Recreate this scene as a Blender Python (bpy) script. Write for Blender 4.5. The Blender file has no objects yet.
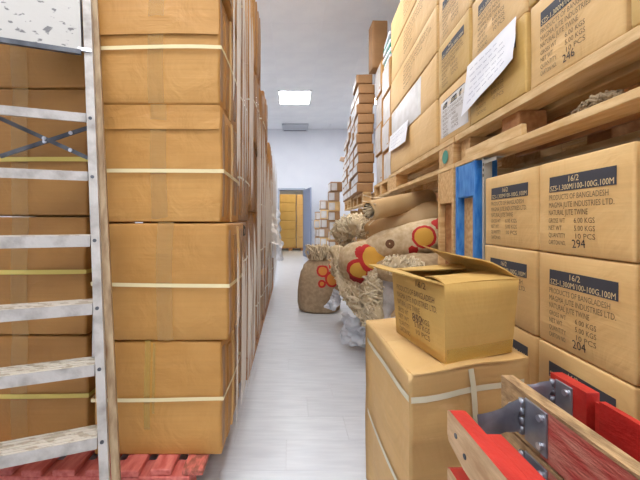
import bpy, bmesh, math, random
from mathutils import Vector, Matrix, noise

# ------------------------------------------------------------------ camera, world, light, exposure
scene = bpy.context.scene
COL = scene.collection
F_PX = 340.0                                  # focal length for a 640 px wide frame
cam_data = bpy.data.cameras.new('camera')
cam_data.sensor_width = 36.0
cam_data.lens = 36.0 * F_PX / 640.0
cam_data.shift_x = (320 - 291) / 640.0
cam_data.shift_y = -(240 - 222) / 640.0
cam_data.clip_start = 0.02
cam = bpy.data.objects.new('camera', cam_data)
cam.location = (0, 0, 1.0)
cam.rotation_euler = (math.pi / 2, 0, 0)
COL.objects.link(cam)
scene.camera = cam

world = bpy.data.worlds.new('world')
scene.world = world
world.use_nodes = True
world.node_tree.nodes['Background'].inputs[0].default_value = (0.8, 0.87, 1.0, 1)
world.node_tree.nodes['Background'].inputs[1].default_value = 0.25

scene.view_settings.view_transform = 'Standard'
scene.view_settings.look = 'None'
scene.view_settings.gamma = 1.0
scene.view_settings.use_curve_mapping = False
scene.view_settings.exposure = 0.68

PANEL_W, PANEL_D = 0.69, 0.79
CEIL = 3.70
LAMP_STRENGTH = 17.0
# ceiling lamps: (x, y); only the first is in view, the rest are unseen, added for light
LAMPS = [(0.08, 7.37), (0.08, 3.42), (0.08, 0.26), (-1.30, 7.37), (2.15, 7.37), (-1.30, 3.42), (-1.30, 0.26), (0.08, -2.90), (1.46, -2.90)]


# ------------------------------------------------------------------ helpers
def lin(r, g, b):
    def f(c):
        c /= 255.0
        return c / 12.92 if c <= 0.04045 else ((c + 0.055) / 1.055) ** 2.4
    return (f(r), f(g), f(b), 1.0)


MATS = {}


def new_mat(name):
    m = bpy.data.materials.new(name)
    m.use_nodes = True
    nt = m.node_tree
    b = nt.nodes['Principled BSDF']
    MATS[name] = m
    return m, nt, b


def N(nt, typ, **kw):
    n = nt.nodes.new(typ)
    for k, v in kw.items():
        if k in n.inputs:
            n.inputs[k].default_value = v
        else:
            setattr(n, k, v)
    return n


def noisy(name, c1, c2, scale=6.0, rough=0.7, stretch=(1, 1, 1), bump=0.0, bump_scale=60.0, detail=4.0,
          lo=0.35, hi=0.65, metallic=0.0, vary=0.0, rough2=None):
    """Two tone noise colour with an optional fine bump."""
    m, nt, b = new_mat(name)
    L = nt.links
    tc = N(nt, 'ShaderNodeTexCoord')
    mp = N(nt, 'ShaderNodeMapping')
    mp.inputs['Scale'].default_value = stretch
    L.new(tc.outputs['Object'], mp.inputs['Vector'])
    nz = N(nt, 'ShaderNodeTexNoise')
    nz.inputs['Scale'].default_value = scale
    nz.inputs['Detail'].default_value = detail
    L.new(mp.outputs[0], nz.inputs['Vector'])
    cr = N(nt, 'ShaderNodeValToRGB')
    cr.color_ramp.elements[0].position = lo
    cr.color_ramp.elements[1].position = hi
    cr.color_ramp.elements[0].color = c1
    cr.color_ramp.elements[1].color = c2
    L.new(nz.outputs['Fac'], cr.inputs['Fac'])
    out = cr.outputs['Color']
    if vary:
        oi = N(nt, 'ShaderNodeObjectInfo')
        mr = N(nt, 'ShaderNodeMapRange')
        mr.inputs['To Min'].default_value = 1 - vary
        mr.inputs['To Max'].default_value = 1 + vary
        L.new(oi.outputs['Random'], mr.inputs['Value'])
        hs = N(nt, 'ShaderNodeHueSaturation')
        L.new(out, hs.inputs['Color'])
        L.new(mr.outputs[0], hs.inputs['Value'])
        out = hs.outputs['Color']
    L.new(out, b.inputs['Base Color'])
    b.inputs['Roughness'].default_value = rough
    b.inputs['Metallic'].default_value = metallic
    if bump:
        n2 = N(nt, 'ShaderNodeTexNoise')
        n2.inputs['Scale'].default_value = bump_scale
        n2.inputs['Detail'].default_value = 3
        L.new(mp.outputs[0], n2.inputs['Vector'])
        bp = N(nt, 'ShaderNodeBump')
        bp.inputs['Strength'].default_value = bump
        bp.inputs['Distance'].default_value = 0.01
        L.new(n2.outputs['Fac'], bp.inputs['Height'])
        L.new(bp.outputs[0], b.inputs['Normal'])
    return m


def plain(name, c, rough=0.6, metallic=0.0):
    m, nt, b = new_mat(name)
    b.inputs['Base Color'].default_value = c
    b.inputs['Roughness'].default_value = rough
    b.inputs['Metallic'].default_value = metallic
    return m


def film_mat(name, c, trans, rough=0.25):
    m, nt, b = new_mat(name)
    b.inputs['Base Color'].default_value = c
    b.inputs['Roughness'].default_value = rough
    t = N(nt, 'ShaderNodeBsdfTransparent')
    mx = N(nt, 'ShaderNodeMixShader')
    mx.inputs[0].default_value = trans
    nt.links.new(b.outputs[0], mx.inputs[1])
    nt.links.new(t.outputs[0], mx.inputs[2])
    nt.links.new(mx.outputs[0], nt.nodes['Material Output'].inputs['Surface'])
    return m


def emit(name, c, strength):
    m, nt, b = new_mat(name)
    b.inputs['Base Color'].default_value = (0.9, 0.9, 0.9, 1)
    b.inputs['Emission Color'].default_value = c
    b.inputs['Emission Strength'].default_value = strength
    return m


# --- materials
def cardboard(name, a, b_, vary=0.06, dent=0.3):
    """Kraft board: cloudy tone, faint flutes, scuffs."""
    m, nt, b = new_mat(name)
    L = nt.links
    tc = N(nt, 'ShaderNodeTexCoord')
    nz = N(nt, 'ShaderNodeTexNoise'); nz.inputs['Scale'].default_value = 3.0; nz.inputs['Detail'].default_value = 5
    L.new(tc.outputs['Object'], nz.inputs['Vector'])
    cr = N(nt, 'ShaderNodeValToRGB')
    cr.color_ramp.elements[0].position = 0.3; cr.color_ramp.elements[1].position = 0.7
    cr.color_ramp.elements[0].color = a; cr.color_ramp.elements[1].color = b_
    L.new(nz.outputs['Fac'], cr.inputs['Fac'])
    # flutes
    mp = N(nt, 'ShaderNodeMapping'); mp.inputs['Scale'].default_value = (2, 2, 90)
    L.new(tc.outputs['Object'], mp.inputs['Vector'])
    n2 = N(nt, 'ShaderNodeTexNoise'); n2.inputs['Scale'].default_value = 1.0; n2.inputs['Detail'].default_value = 2
    L.new(mp.outputs[0], n2.inputs['Vector'])
    mr2 = N(nt, 'ShaderNodeMapRange'); mr2.inputs['To Min'].default_value = 0.93; mr2.inputs['To Max'].default_value = 1.07
    L.new(n2.outputs['Fac'], mr2.inputs['Value'])
    # scuffs
    mp3 = N(nt, 'ShaderNodeMapping'); mp3.inputs['Scale'].default_value = (9, 9, 30)
    L.new(tc.outputs['Object'], mp3.inputs['Vector'])
    n3 = N(nt, 'ShaderNodeTexNoise'); n3.inputs['Scale'].default_value = 1.0; n3.inputs['Detail'].default_value = 6
    L.new(mp3.outputs[0], n3.inputs['Vector'])
    cr3 = N(nt, 'ShaderNodeValToRGB')
    cr3.color_ramp.elements[0].position = 0.66; cr3.color_ramp.elements[1].position = 0.76
    cr3.color_ramp.elements[0].color = (0, 0, 0, 1); cr3.color_ramp.elements[1].color = (0.3, 0.3, 0.3, 1)
    L.new(n3.outputs['Fac'], cr3.inputs['Fac'])
    oi = N(nt, 'ShaderNodeObjectInfo')
    mr = N(nt, 'ShaderNodeMapRange'); mr.inputs['To Min'].default_value = 1 - vary; mr.inputs['To Max'].default_value = 1 + vary
    L.new(oi.outputs['Random'], mr.inputs['Value'])
    mul = N(nt, 'ShaderNodeMath', operation='MULTIPLY')
    L.new(mr.outputs[0], mul.inputs[0]); L.new(mr2.outputs[0], mul.inputs[1])
    hs = N(nt, 'ShaderNodeHueSaturation')
    L.new(cr.outputs[0], hs.inputs['Color']); L.new(mul.outputs[0], hs.inputs['Value'])
    mx = N(nt, 'ShaderNodeMix', data_type='RGBA')
    mx.inputs[7].default_value = (min(1, b_[0] * 1.25), min(1, b_[1] * 1.3), min(1, b_[2] * 1.5), 1)
    L.new(cr3.outputs[0], mx.inputs[0]); L.new(hs.outputs[0], mx.inputs[6])
    L.new(mx.outputs[2], b.inputs['Base Color'])
    b.inputs['Roughness'].default_value = 0.62
    bp = N(nt, 'ShaderNodeBump'); bp.inputs['Strength'].default_value = 0.25; bp.inputs['Distance'].default_value = 0.004
    L.new(n2.outputs['Fac'], bp.inputs['Height'])
    # dents and creases
    mp4 = N(nt, 'ShaderNodeMapping'); mp4.inputs['Scale'].default_value = (5, 5, 5)
    L.new(tc.outputs['Object'], mp4.inputs['Vector'])
    n4 = N(nt, 'ShaderNodeTexNoise'); n4.inputs['Scale'].default_value = 1.0; n4.inputs['Detail'].default_value = 4; n4.inputs['Distortion'].default_value = 1.2
    L.new(mp4.outputs[0], n4.inputs['Vector'])
    bp2 = N(nt, 'ShaderNodeBump'); bp2.inputs['Strength'].default_value = dent; bp2.inputs['Distance'].default_value = 0.03
    L.new(n4.outputs['Fac'], bp2.inputs['Height']); L.new(bp.outputs[0], bp2.inputs['Normal'])
    L.new(bp2.outputs[0], b.inputs['Normal'])
    return m


CB_LEFT = cardboard('cardboard_golden', lin(178, 126, 58), lin(198, 148, 80), 0.06, 0.45)
CB_DARK = cardboard('cardboard_brown', lin(162, 112, 52), lin(178, 129, 68))
CB_RIGHT = cardboard('cardboard_pale', lin(214, 172, 110), lin(224, 187, 128), 0.04)
CB_DULL = cardboard('cardboard_dull', lin(150, 108, 66), lin(168, 126, 82), 0.08)
CB_YEL = cardboard('cardboard_yellowed', lin(196, 156, 84), lin(208, 172, 102), 0.03)
CB_SIDE = cardboard('cardboard_greyish', lin(150, 116, 86), lin(172, 138, 106), 0.14)
TAPE = film_mat('clear_brown_tape', lin(206, 164, 100), 0.62, 0.22)
TAPE_G = film_mat('yellowed_tape', lin(206, 176, 84), 0.6, 0.3)
STRAP = plain('cream_strap', lin(232, 216, 168), 0.45)
STRAP_Y = plain('yellow_strap', lin(214, 192, 100), 0.45)
STRAP_W = plain('white_strap', lin(226, 220, 192), 0.4)
INK = plain('label_ink', lin(58, 58, 66), 0.7)
INK_FADE = plain('faded_ink', lin(140, 110, 74), 0.8)
INK_MED = plain('stencil_ink', lin(114, 92, 66), 0.8)
PEN = plain('marker_ink', lin(50, 46, 50), 0.7)
PEN_SOFT = plain('pen_ink', lin(128, 128, 150), 0.8)
KRAFT_TXT = plain('reversed_out_text', lin(226, 200, 150), 0.7)
GLARE_WHITE = noisy('white_side_glare', lin(214, 210, 208), lin(196, 190, 184), 8, 0.45)  # whitish tone standing in for glare on carton sides
PAPER = noisy('white_paper', lin(226, 226, 232), lin(238, 238, 240), 5, 0.7)
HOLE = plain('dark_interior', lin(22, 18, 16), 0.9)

WOOD = noisy('pale_pine', lin(198, 150, 92), lin(222, 184, 128), 5, 0.65, (1.5, 9, 9), 0.15, 40, vary=0.08)
WOOD_Y = noisy('pale_pine_along', lin(206, 164, 106), lin(228, 194, 140), 5, 0.65, (9, 1.5, 9), 0.15, 40, vary=0.07)
WOOD_D = noisy('brown_pine', lin(160, 104, 58), lin(190, 136, 84), 6, 0.7, (6, 2, 6), 0.2, 30, vary=0.1)
REDW = noisy('red_painted_wood', lin(186, 84, 74), lin(214, 122, 110), 6, 0.6, (8, 2, 8), 0.25, 30, vary=0.12)
REDWORN = noisy('red_wood_worn', lin(150, 84, 66), lin(205, 110, 96), 9, 0.75, (8, 3, 8), 0.3, 30, lo=0.4, hi=0.6)
REDBRIGHT = noisy('bright_red_paint', lin(176, 36, 32), lin(202, 52, 44), 5, 0.42, (6, 2, 6), 0.15, 30)
RAWWOOD = noisy('raw_worn_board', lin(176, 138, 98), lin(212, 178, 138), 7, 0.75, (9, 1.6, 9), 0.3, 30)
OLDWOOD = noisy('weathered_board_edge', lin(136, 106, 74), lin(190, 156, 112), 9, 0.8, (9, 2.5, 9), 0.4, 30)
REDFADE = noisy('faded_red_board', lin(186, 72, 62), lin(212, 150, 130), 5, 0.62, (6, 1.6, 9), 0.3, 26, lo=0.40, hi=0.72)
BLUEW = noisy('blue_painted_wood', lin(30, 108, 190), lin(84, 150, 214), 8, 0.5, (5, 5, 1.4), 0.2, 30)
STEEL = noisy('galvanised_steel', lin(138, 140, 148), lin(172, 174, 182), 14, 0.38, metallic=0.75)
STEEL_D = noisy('dark_bar_steel', lin(64, 66, 72), lin(110, 112, 118), 14, 0.45, metallic=0.5)
BOLT = plain('bolt_zinc', lin(214, 214, 220), 0.28, 0.9)

# paint splattered aluminium
ALU = noisy('paint_smeared_aluminium', lin(196, 190, 184), lin(150, 142, 134), 18, 0.5, (1, 1, 1), 0.2, 60, lo=0.42, hi=0.75, metallic=0.15)
ALU_D = noisy('grimy_aluminium', lin(196, 172, 138), lin(138, 104, 72), 9, 0.6, (5, 5, 1), 0.2, 60, lo=0.35, hi=0.7, metallic=0.1)


def splatter(name, base, spot, scale, thr, stretch=(1, 1, 1)):
    m, nt, b = new_mat(name)
    L = nt.links
    tc = N(nt, 'ShaderNodeTexCoord')
    mp = N(nt, 'ShaderNodeMapping'); mp.inputs['Scale'].default_value = stretch
    L.new(tc.outputs['Object'], mp.inputs['Vector'])
    nz = N(nt, 'ShaderNodeTexNoise'); nz.inputs['Scale'].default_value = scale; nz.inputs['Detail'].default_value = 5
    L.new(mp.outputs[0], nz.inputs['Vector'])
    cr = N(nt, 'ShaderNodeValToRGB')
    cr.color_ramp.elements[0].position = thr; cr.color_ramp.elements[1].position = thr + 0.05
    cr.color_ramp.elements[0].color = base; cr.color_ramp.elements[1].color = spot
    L.new(nz.outputs['Fac'], cr.inputs['Fac'])
    n2 = N(nt, 'ShaderNodeTexNoise'); n2.inputs['Scale'].default_value = 4; n2.inputs['Detail'].default_value = 4
    L.new(tc.outputs['Object'], n2.inputs['Vector'])
    mr = N(nt, 'ShaderNodeMapRange'); mr.inputs['To Min'].default_value = 0.85; mr.inputs['To Max'].default_value = 1.1
    L.new(n2.outputs['Fac'], mr.inputs['Value'])
    hs = N(nt, 'ShaderNodeHueSaturation')
    L.new(cr.outputs[0], hs.inputs['Color']); L.new(mr.outputs[0], hs.inputs['Value'])
    L.new(hs.outputs[0], b.inputs['Base Color'])
    b.inputs['Roughness'].default_value = 0.65
    bp = N(nt, 'ShaderNodeBump'); bp.inputs['Strength'].default_value = 0.4; bp.inputs['Distance'].default_value = 0.004
    L.new(nz.outputs['Fac'], bp.inputs['Height']); L.new(bp.outputs[0], b.inputs['Normal'])
    return m


SPLAT = splatter('splattered_platform', lin(192, 188, 182), lin(116, 114, 114), 30, 0.6, (1, 1, 1.6))
TREAD = splatter('splattered_tread', lin(206, 196, 182), lin(178, 164, 146), 30, 0.5, (0.7, 1.6, 1))

FLOORM = noisy('pale_vinyl_plank', lin(202, 205, 211), lin(214, 217, 222), 4, 0.30, (1.2, 9, 1), 0.03, 30, vary=0.02)
FLOORBASE = plain('floor_underlay', lin(180, 180, 182), 0.8)
WALLM = noisy('painted_white_wall', lin(226, 228, 235), lin(231, 233, 239), 2, 0.8)
CEILM = noisy('ceiling_tile_board', lin(230, 231, 233), lin(235, 236, 237), 4, 0.85, bump=0.1, bump_scale=120, vary=0.012)
CEILGRID = plain('ceiling_grid_metal', lin(232, 233, 236), 0.6)
DOORM = plain('blue_grey_steel_door', lin(138, 148, 172), 0.4)
FRAMEM = plain('grey_door_frame', lin(168, 176, 190), 0.45)
GRILLE = plain('grey_grille', lin(184, 188, 196), 0.5)
GRILLE_D = plain('dark_slot', lin(84, 88, 96), 0.7)
LAMPM = emit('lamp_diffuser', (0.96, 0.98, 1.0, 1), LAMP_STRENGTH)
LAMPFRAME = plain('white_lamp_frame', lin(228, 230, 232), 0.5)
FILM = film_mat('stretch_film', lin(214, 200, 186), 0.90, 0.25)
FILM_FOLD = film_mat('stretch_film_fold', lin(232, 224, 214), 0.30, 0.25)
PLASTIC = film_mat('milky_plastic', lin(226, 230, 238), 0.12, 0.25)
JUTE = noisy('jute_cloth', lin(176, 146, 108), lin(196, 168, 130), 30, 0.85, (1, 1, 1), 0.5, 220, vary=0.05)
JUTE_P = noisy('pale_jute_cloth', lin(196, 170, 132), lin(214, 190, 154), 24, 0.85, (1, 1, 1), 0.5, 200, vary=0.05)
KRAFTW = noisy('kraft_wrap', lin(196, 158, 108), lin(208, 174, 126), 4, 0.6, vary=0.03)
GREYCLOTH = noisy('grey_cloth', lin(168, 158, 150), lin(196, 188, 180), 8, 0.85, bump=0.3, bump_scale=60)
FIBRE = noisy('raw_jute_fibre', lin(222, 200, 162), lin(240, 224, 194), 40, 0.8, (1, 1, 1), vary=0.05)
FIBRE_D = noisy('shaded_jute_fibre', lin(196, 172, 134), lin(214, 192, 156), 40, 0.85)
GREYP = plain('grey_painted_steel', lin(176, 172, 160), 0.5)
FIBRE_G = noisy('grey_brown_fibre', lin(120, 100, 74), lin(164, 142, 110), 40, 0.85)
GREEN = plain('green_mark', lin(70, 140, 120), 0.7)
BRAND = plain('brown_stamp', lin(120, 72, 40), 0.8)


def printed_jute(name, discs, base=None, reds=()):
    """Jute cloth with flat printed discs (yellow with a red ring) and red patches, placed in object space."""
    m, nt, b = new_mat(name)
    L = nt.links
    tc = N(nt, 'ShaderNodeTexCoord')
    nz = N(nt, 'ShaderNodeTexNoise'); nz.inputs['Scale'].default_value = 30; nz.inputs['Detail'].default_value = 4
    L.new(tc.outputs['Object'], nz.inputs['Vector'])
    cr = N(nt, 'ShaderNodeValToRGB')
    cr.color_ramp.elements[0].color = lin(198, 168, 126); cr.color_ramp.elements[1].color = lin(218, 194, 156)
    cr.color_ramp.elements[0].position = 0.35; cr.color_ramp.elements[1].position = 0.65
    L.new(nz.outputs['Fac'], cr.inputs['Fac'])
    col = cr.outputs[0]
    for (c, r, inner, red, yel) in [(x[0], x[1], None, x[2], None) for x in reds] + [(x[0], x[1], x[1] * x[2], x[3], x[4]) for x in discs]:
        vd = N(nt, 'ShaderNodeVectorMath', operation='DISTANCE')
        vd.inputs[1].default_value = c
        L.new(tc.outputs['Object'], vd.inputs[0])
        # ragged printed edge
        ad = N(nt, 'ShaderNodeMath', operation='MULTIPLY_ADD')
        ad.inputs[1].default_value = 0.03 if inner is None else 0.012
        L.new(nz.outputs['Fac'], ad.inputs[0]); L.new(vd.outputs['Value'], ad.inputs[2])
        lt = N(nt, 'ShaderNodeMath', operation='LESS_THAN'); lt.inputs[1].default_value = r
        L.new(ad.outputs[0], lt.inputs[0])
        mx = N(nt, 'ShaderNodeMix', data_type='RGBA'); mx.inputs[7].default_value = red
        L.new(lt.outputs[0], mx.inputs[0]); L.new(col, mx.inputs[6])
        col = mx.outputs[2]
        if inner:
            lt2 = N(nt, 'ShaderNodeMath', operation='LESS_THAN'); lt2.inputs[1].default_value = inner
            L.new(ad.outputs[0], lt2.inputs[0])
            mx2 = N(nt, 'ShaderNodeMix', data_type='RGBA'); mx2.inputs[7].default_value = yel
            L.new(lt2.outputs[0], mx2.inputs[0]); L.new(col, mx2.inputs[6])
            col = mx2.outputs[2]
    L.new(col, b.inputs['Base Color'])
    b.inputs['Roughness'].default_value = 0.8
    n2 = N(nt, 'ShaderNodeTexNoise'); n2.inputs['Scale'].default_value = 200
    L.new(tc.outputs['Object'], n2.inputs['Vector'])
    bp = N(nt, 'ShaderNodeBump'); bp.inputs['Strength'].default_value = 0.4; bp.inputs['Distance'].default_value = 0.005
    L.new(n2.outputs['Fac'], bp.inputs['Height']); L.new(bp.outputs[0], b.inputs['Normal'])
    return m


class MB:
    """Collects geometry for one mesh."""
    def __init__(self):
        self.v, self.f, self.mi, self.mats = [], [], [], []

    def slot(self, m):
        if m not in self.mats:
            self.mats.append(m)
        return self.mats.index(m)

    def add(self, verts, faces, m):
        o = len(self.v)
        i = self.slot(m)
        self.v += [tuple(p) for p in verts]
        self.f += [tuple(o + k for k in fc) for fc in faces]
        self.mi += [i] * len(faces)
        return self

    def box(self, x0, x1, y0, y1, z0, z1, m, bev=0.0, xf=None):
        if bev <= 0:
            vs = [(x, y, z) for z in (z0, z1) for y in (y0, y1) for x in (x0, x1)]
            fs = [(0, 2, 3, 1), (4, 5, 7, 6), (0, 1, 5, 4), (2, 6, 7, 3), (0, 4, 6, 2), (1, 3, 7, 5)]
        else:
            bm = bmesh.new()
            bmesh.ops.create_cube(bm, size=1.0)
            for v in bm.verts:
                v.co = Vector(((x0 + x1) / 2 + v.co.x * (x1 - x0), (y0 + y1) / 2 + v.co.y * (y1 - y0), (z0 + z1) / 2 + v.co.z * (z1 - z0)))
            bmesh.ops.bevel(bm, geom=list(bm.edges), offset=bev, segments=1, affect='EDGES')
            bm.verts.ensure_lookup_table()
            vs = [v.co.copy() for v in bm.verts]
            fs = [[v.index for v in f.verts] for f in bm.faces]
            bm.free()
        if xf:
            vs = [xf @ Vector(p) for p in vs]
        return self.add(vs, fs, m)

    def prism(self, poly, h0, h1, axis, m):
        """poly: 2-D outline; extruded along axis between h0 and h1."""
        n = len(poly)
        def P(p, h):
            a, b = p
            return {'x': (h, a, b), 'y': (a, h, b), 'z': (a, b, h)}[axis]
        vs = [P(p, h0) for p in poly] + [P(p, h1) for p in poly]
        fs = [tuple(range(n))[::-1], tuple(range(n, 2 * n))] + [(i, (i + 1) % n, n + (i + 1) % n, n + i) for i in range(n)]
        return self.add(vs, fs, m)

    def bar(self, a, b, w, t, m, up=(0, 0, 1)):
        """A bar of section w (sideways) x t (along up) from a to b."""
        a, b = Vector(a), Vector(b)
        d = (b - a).normalized()
        s = d.cross(Vector(up)).normalized()
        u = s.cross(d).normalized()
        vs = []
        for p in (a, b):
            for (i, j) in ((-1, -1), (1, -1), (1, 1), (-1, 1)):
                vs.append(p + s * (i * w / 2) + u * (j * t / 2))
        fs = [(3, 2, 1, 0), (4, 5, 6, 7), (0, 1, 5, 4), (1, 2, 6, 5), (2, 3, 7, 6), (3, 0, 4, 7)]
        return self.add(vs, fs, m)

    def tube(self, pts, r, m, n=6, cap=True):
        pts = [Vector(p) for p in pts]
        rs = r if isinstance(r, (list, tuple)) else [r] * len(pts)
        vs, fs = [], []
        prev = None
        for i, p in enumerate(pts):
            d = (pts[min(i + 1, len(pts) - 1)] - pts[max(i - 1, 0)])
            d = d.normalized() if d.length > 1e-9 else Vector((0, 0, 1))
            ref = prev if prev is not None else (Vector((0, 0, 1)) if abs(d.z) < 0.9 else Vector((1, 0, 0)))
            s = d.cross(ref)
            if s.length < 1e-6:
                s = d.cross(Vector((1, 0.3, 0)))
            s.normalize()
            u = s.cross(d).normalized()
            prev = u
            for k in range(n):
                a = 2 * math.pi * k / n
                vs.append(p + (s * math.cos(a) + u * math.sin(a)) * rs[i])
        for i in range(len(pts) - 1):
            for k in range(n):
                fs.append((i * n + k, i * n + (k + 1) % n, (i + 1) * n + (k + 1) % n, (i + 1) * n + k))
        if cap:
            fs.append(tuple(range(n))[::-1])
            fs.append(tuple((len(pts) - 1) * n + k for k in range(n)))
        return self.add(vs, fs, m)

    def mesh(self, name, smooth=False):
        me = bpy.data.meshes.new(name)
        me.from_pydata(self.v, [], self.f)
        for m in self.mats:
            me.materials.append(m)
        me.polygons.foreach_set('material_index', self.mi)
        if smooth:
            me.polygons.foreach_set('use_smooth', [True] * len(self.f))
        me.update()
        return me


def link(name, data, parent=None, loc=(0, 0, 0), rot=(0, 0, 0)):
    o = bpy.data.objects.new(name, data)
    COL.objects.link(o)
    o.location = loc
    o.rotation_euler = rot
    if parent is not None:
        o.parent = parent
    return o


def tag(o, label, cat, group=None, kind=None):
    o['label'] = label
    o['category'] = cat
    if group:
        o['group'] = group
    if kind:
        o['kind'] = kind
    return o


def thing(name, label, cat, loc=(0, 0, 0), rz=0.0, group=None):
    return tag(link(name, None, None, loc, (0, 0, rz)), label, cat, group)


def struct(name, mb, parent=None, loc=(0, 0, 0)):
    o = link(name, mb.mesh(name), parent, loc)
    o['kind'] = 'structure'
    return o


ORD = ['first', 'second', 'third', 'fourth', 'fifth', 'sixth', 'seventh', 'eighth', 'ninth', 'tenth', 'eleventh', 'twelfth', 'thirteenth']

# ------------------------------------------------------------------ cartons
TS = (-1.0, -0.96, -0.66, -0.33, 0.0, 0.33, 0.66, 0.96, 1.0)


class Box:
    """Local space of one carton: base centre at the origin, faces F(-y) L(-x) R(+x) B(+y) T(+z)."""
    def __init__(self, w, d, h, seed, amp=0.004, bulge=0.006):
        self.w, self.d, self.h, self.seed, self.amp, self.bulge = w, d, h, seed, amp, bulge

    def deform(self, p):
        x, y, z = p
        a, b, c = x / (self.w / 2), y / (self.d / 2), (z / self.h) * 2 - 1
        q = Vector(p)
        n = noise.noise_vector(Vector((x * 4 + self.seed * 7.3, y * 4 + self.seed * 3.1, z * 4 - self.seed * 5.7))) * self.amp
        def bump(s, t):
            return max(0.0, 1 - s * s) * max(0.0, 1 - t * t) * self.bulge
        wgt = min(1.0, z / 0.03)
        if abs(a) > 0.9: q.x += math.copysign(bump(b, c), a)
        if abs(b) > 0.9: q.y += math.copysign(bump(a, c), b)
        q += Vector((n.x, n.y, 0)) * wgt
        if self.amp > 0.0045 and (abs(a) > 0.9) + (abs(b) > 0.9) + (abs(c) > 0.9) >= 2:      # knocked edges
            e = noise.noise_vector(Vector((x * 17 + self.seed, y * 17, z * 17))) * 0.005
            q += Vector((e.x, e.y, e.z * 0.6)) * wgt
        return q

    def pt(self, face, u, v, off=0.0):
        w, d, h = self.w, self.d, self.h
        p = {'F': (u, -d / 2 - off, v), 'B': (-u, d / 2 + off, v), 'L': (-w / 2 - off, -u, v),
             'R': (w / 2 + off, u, v), 'T': (u, v, h + off)}[face]
        return p

    def body(self, m, r=0.006):
        mb = MB()
        hw, hd, h = self.w / 2, self.d / 2, self.h
        key, vs, fs = {}, [], []
        def vid(a, b, c):
            k = (round(a, 3), round(b, 3), round(c, 3))
            if k not in key:
                p = Vector((a * hw, b * hd, (c + 1) / 2 * h))
                inner = Vector((max(-hw + r, min(hw - r, p.x)), max(-hd + r, min(hd - r, p.y)), max(r, min(h - r, p.z))))
                dv = p - inner
                if dv.length > 1e-9 and ((abs(a) == 1) + (abs(b) == 1) + (abs(c) == 1)) >= 2:
                    p = inner + dv.normalized() * r
                key[k] = len(vs)
                vs.append(self.deform(p))
            return key[k]
        for i in range(len(TS) - 1):
            for j in range(len(TS) - 1):
                s0, s1, t0, t1 = TS[i], TS[i + 1], TS[j], TS[j + 1]
                fs.append((vid(s0, -1, t0), vid(s1, -1, t0), vid(s1, -1, t1), vid(s0, -1, t1)))
                fs.append((vid(s1, 1, t0), vid(s0, 1, t0), vid(s0, 1, t1), vid(s1, 1, t1)))
                fs.append((vid(-1, s1, t0), vid(-1, s0, t0), vid(-1, s0, t1), vid(-1, s1, t1)))
                fs.append((vid(1, s0, t0), vid(1, s1, t0), vid(1, s1, t1), vid(1, s0, t1)))
                fs.append((vid(s0, t0, 1), vid(s1, t0, 1), vid(s1, t1, 1), vid(s0, t1, 1)))
                fs.append((vid(s0, t1, -1), vid(s1, t1, -1), vid(s1, t0, -1), vid(s0, t0, -1)))
        return mb.add(vs, fs, m)

    def patch(self, mb, face, u0, u1, v0, v1, m, off=0.0012, nu=4, nv=6, lift=0.0, solid=0.0):
        """A thin patch that follows the face. lift raises the v0 edge; solid gives thickness."""
        vs, fs = [], []
        for j in range(nv + 1):
            for i in range(nu + 1):
                u = u0 + (u1 - u0) * i / nu
                v = v0 + (v1 - v0) * j / nv
                p0 = self.deform(self.pt(face, u, v, 0.0))
                k = off + solid + lift * (1 - j / nv) ** 2
                dv = Vector(self.pt(face, u, v, 1.0)) - Vector(self.pt(face, u, v, 0.0))
                vs.append(p0 + dv * k)
        for j in range(nv):
            for i in range(nu):
                a = j * (nu + 1) + i
                fs.append((a, a + 1, a + nu + 2, a + nu + 1))
        mb.add(vs, fs, m)
        if solid:                                       # edge skirt back to the face
            rim = [i for i in range(nu + 1)] + [j * (nu + 1) + nu for j in range(1, nv + 1)] + \
                  [nv * (nu + 1) + i for i in range(nu - 1, -1, -1)] + [j * (nu + 1) for j in range(nv - 1, 0, -1)]
            inw = Vector(self.pt(face, 0, 0, 0.0)) - Vector(self.pt(face, 0, 0, 1.0))
            top = [vs[i] for i in rim]
            bot = [p + inw * (solid + off) for p in top]
            n = len(rim)
            mb.add(top + bot, [(i, n + i, n + (i + 1) % n, (i + 1) % n) for i in range(n)], m)
        return mb

    def loop(self, z, wd, m, off=0.003, tilt=0.0):
        """A horizontal strapping band round the carton at height z."""
        hw, hd = self.w / 2 + off, self.d / 2 + off
        ring = []
        for (a, b) in ((0, 1), (1, 2), (2, 3), (3, 0)):
            cs = [(-hw, -hd), (hw, -hd), (hw, hd), (-hw, hd)]
            for k in range(8):
                t = k / 8
                ring.append((cs[a][0] * (1 - t) + cs[b][0] * t, cs[a][1] * (1 - t) + cs[b][1] * t))
        vs, fs = [], []
        n = len(ring)
        for (x, y) in ring:
            zz = z + tilt * x
            for dz in (-wd / 2, wd / 2):
                base = self.deform((max(-self.w / 2, min(self.w / 2, x)), max(-self.d / 2, min(self.d / 2, y)), zz + dz))
                ex = Vector((x - max(-self.w / 2, min(self.w / 2, x)), y - max(-self.d / 2, min(self.d / 2, y)), 0))
                vs.append(base + ex)
        for i in range(n):
            j = (i + 1) % n
            fs.append((2 * i, 2 * j, 2 * j + 1, 2 * i + 1))
        return MB().add(vs, fs, m)

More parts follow.
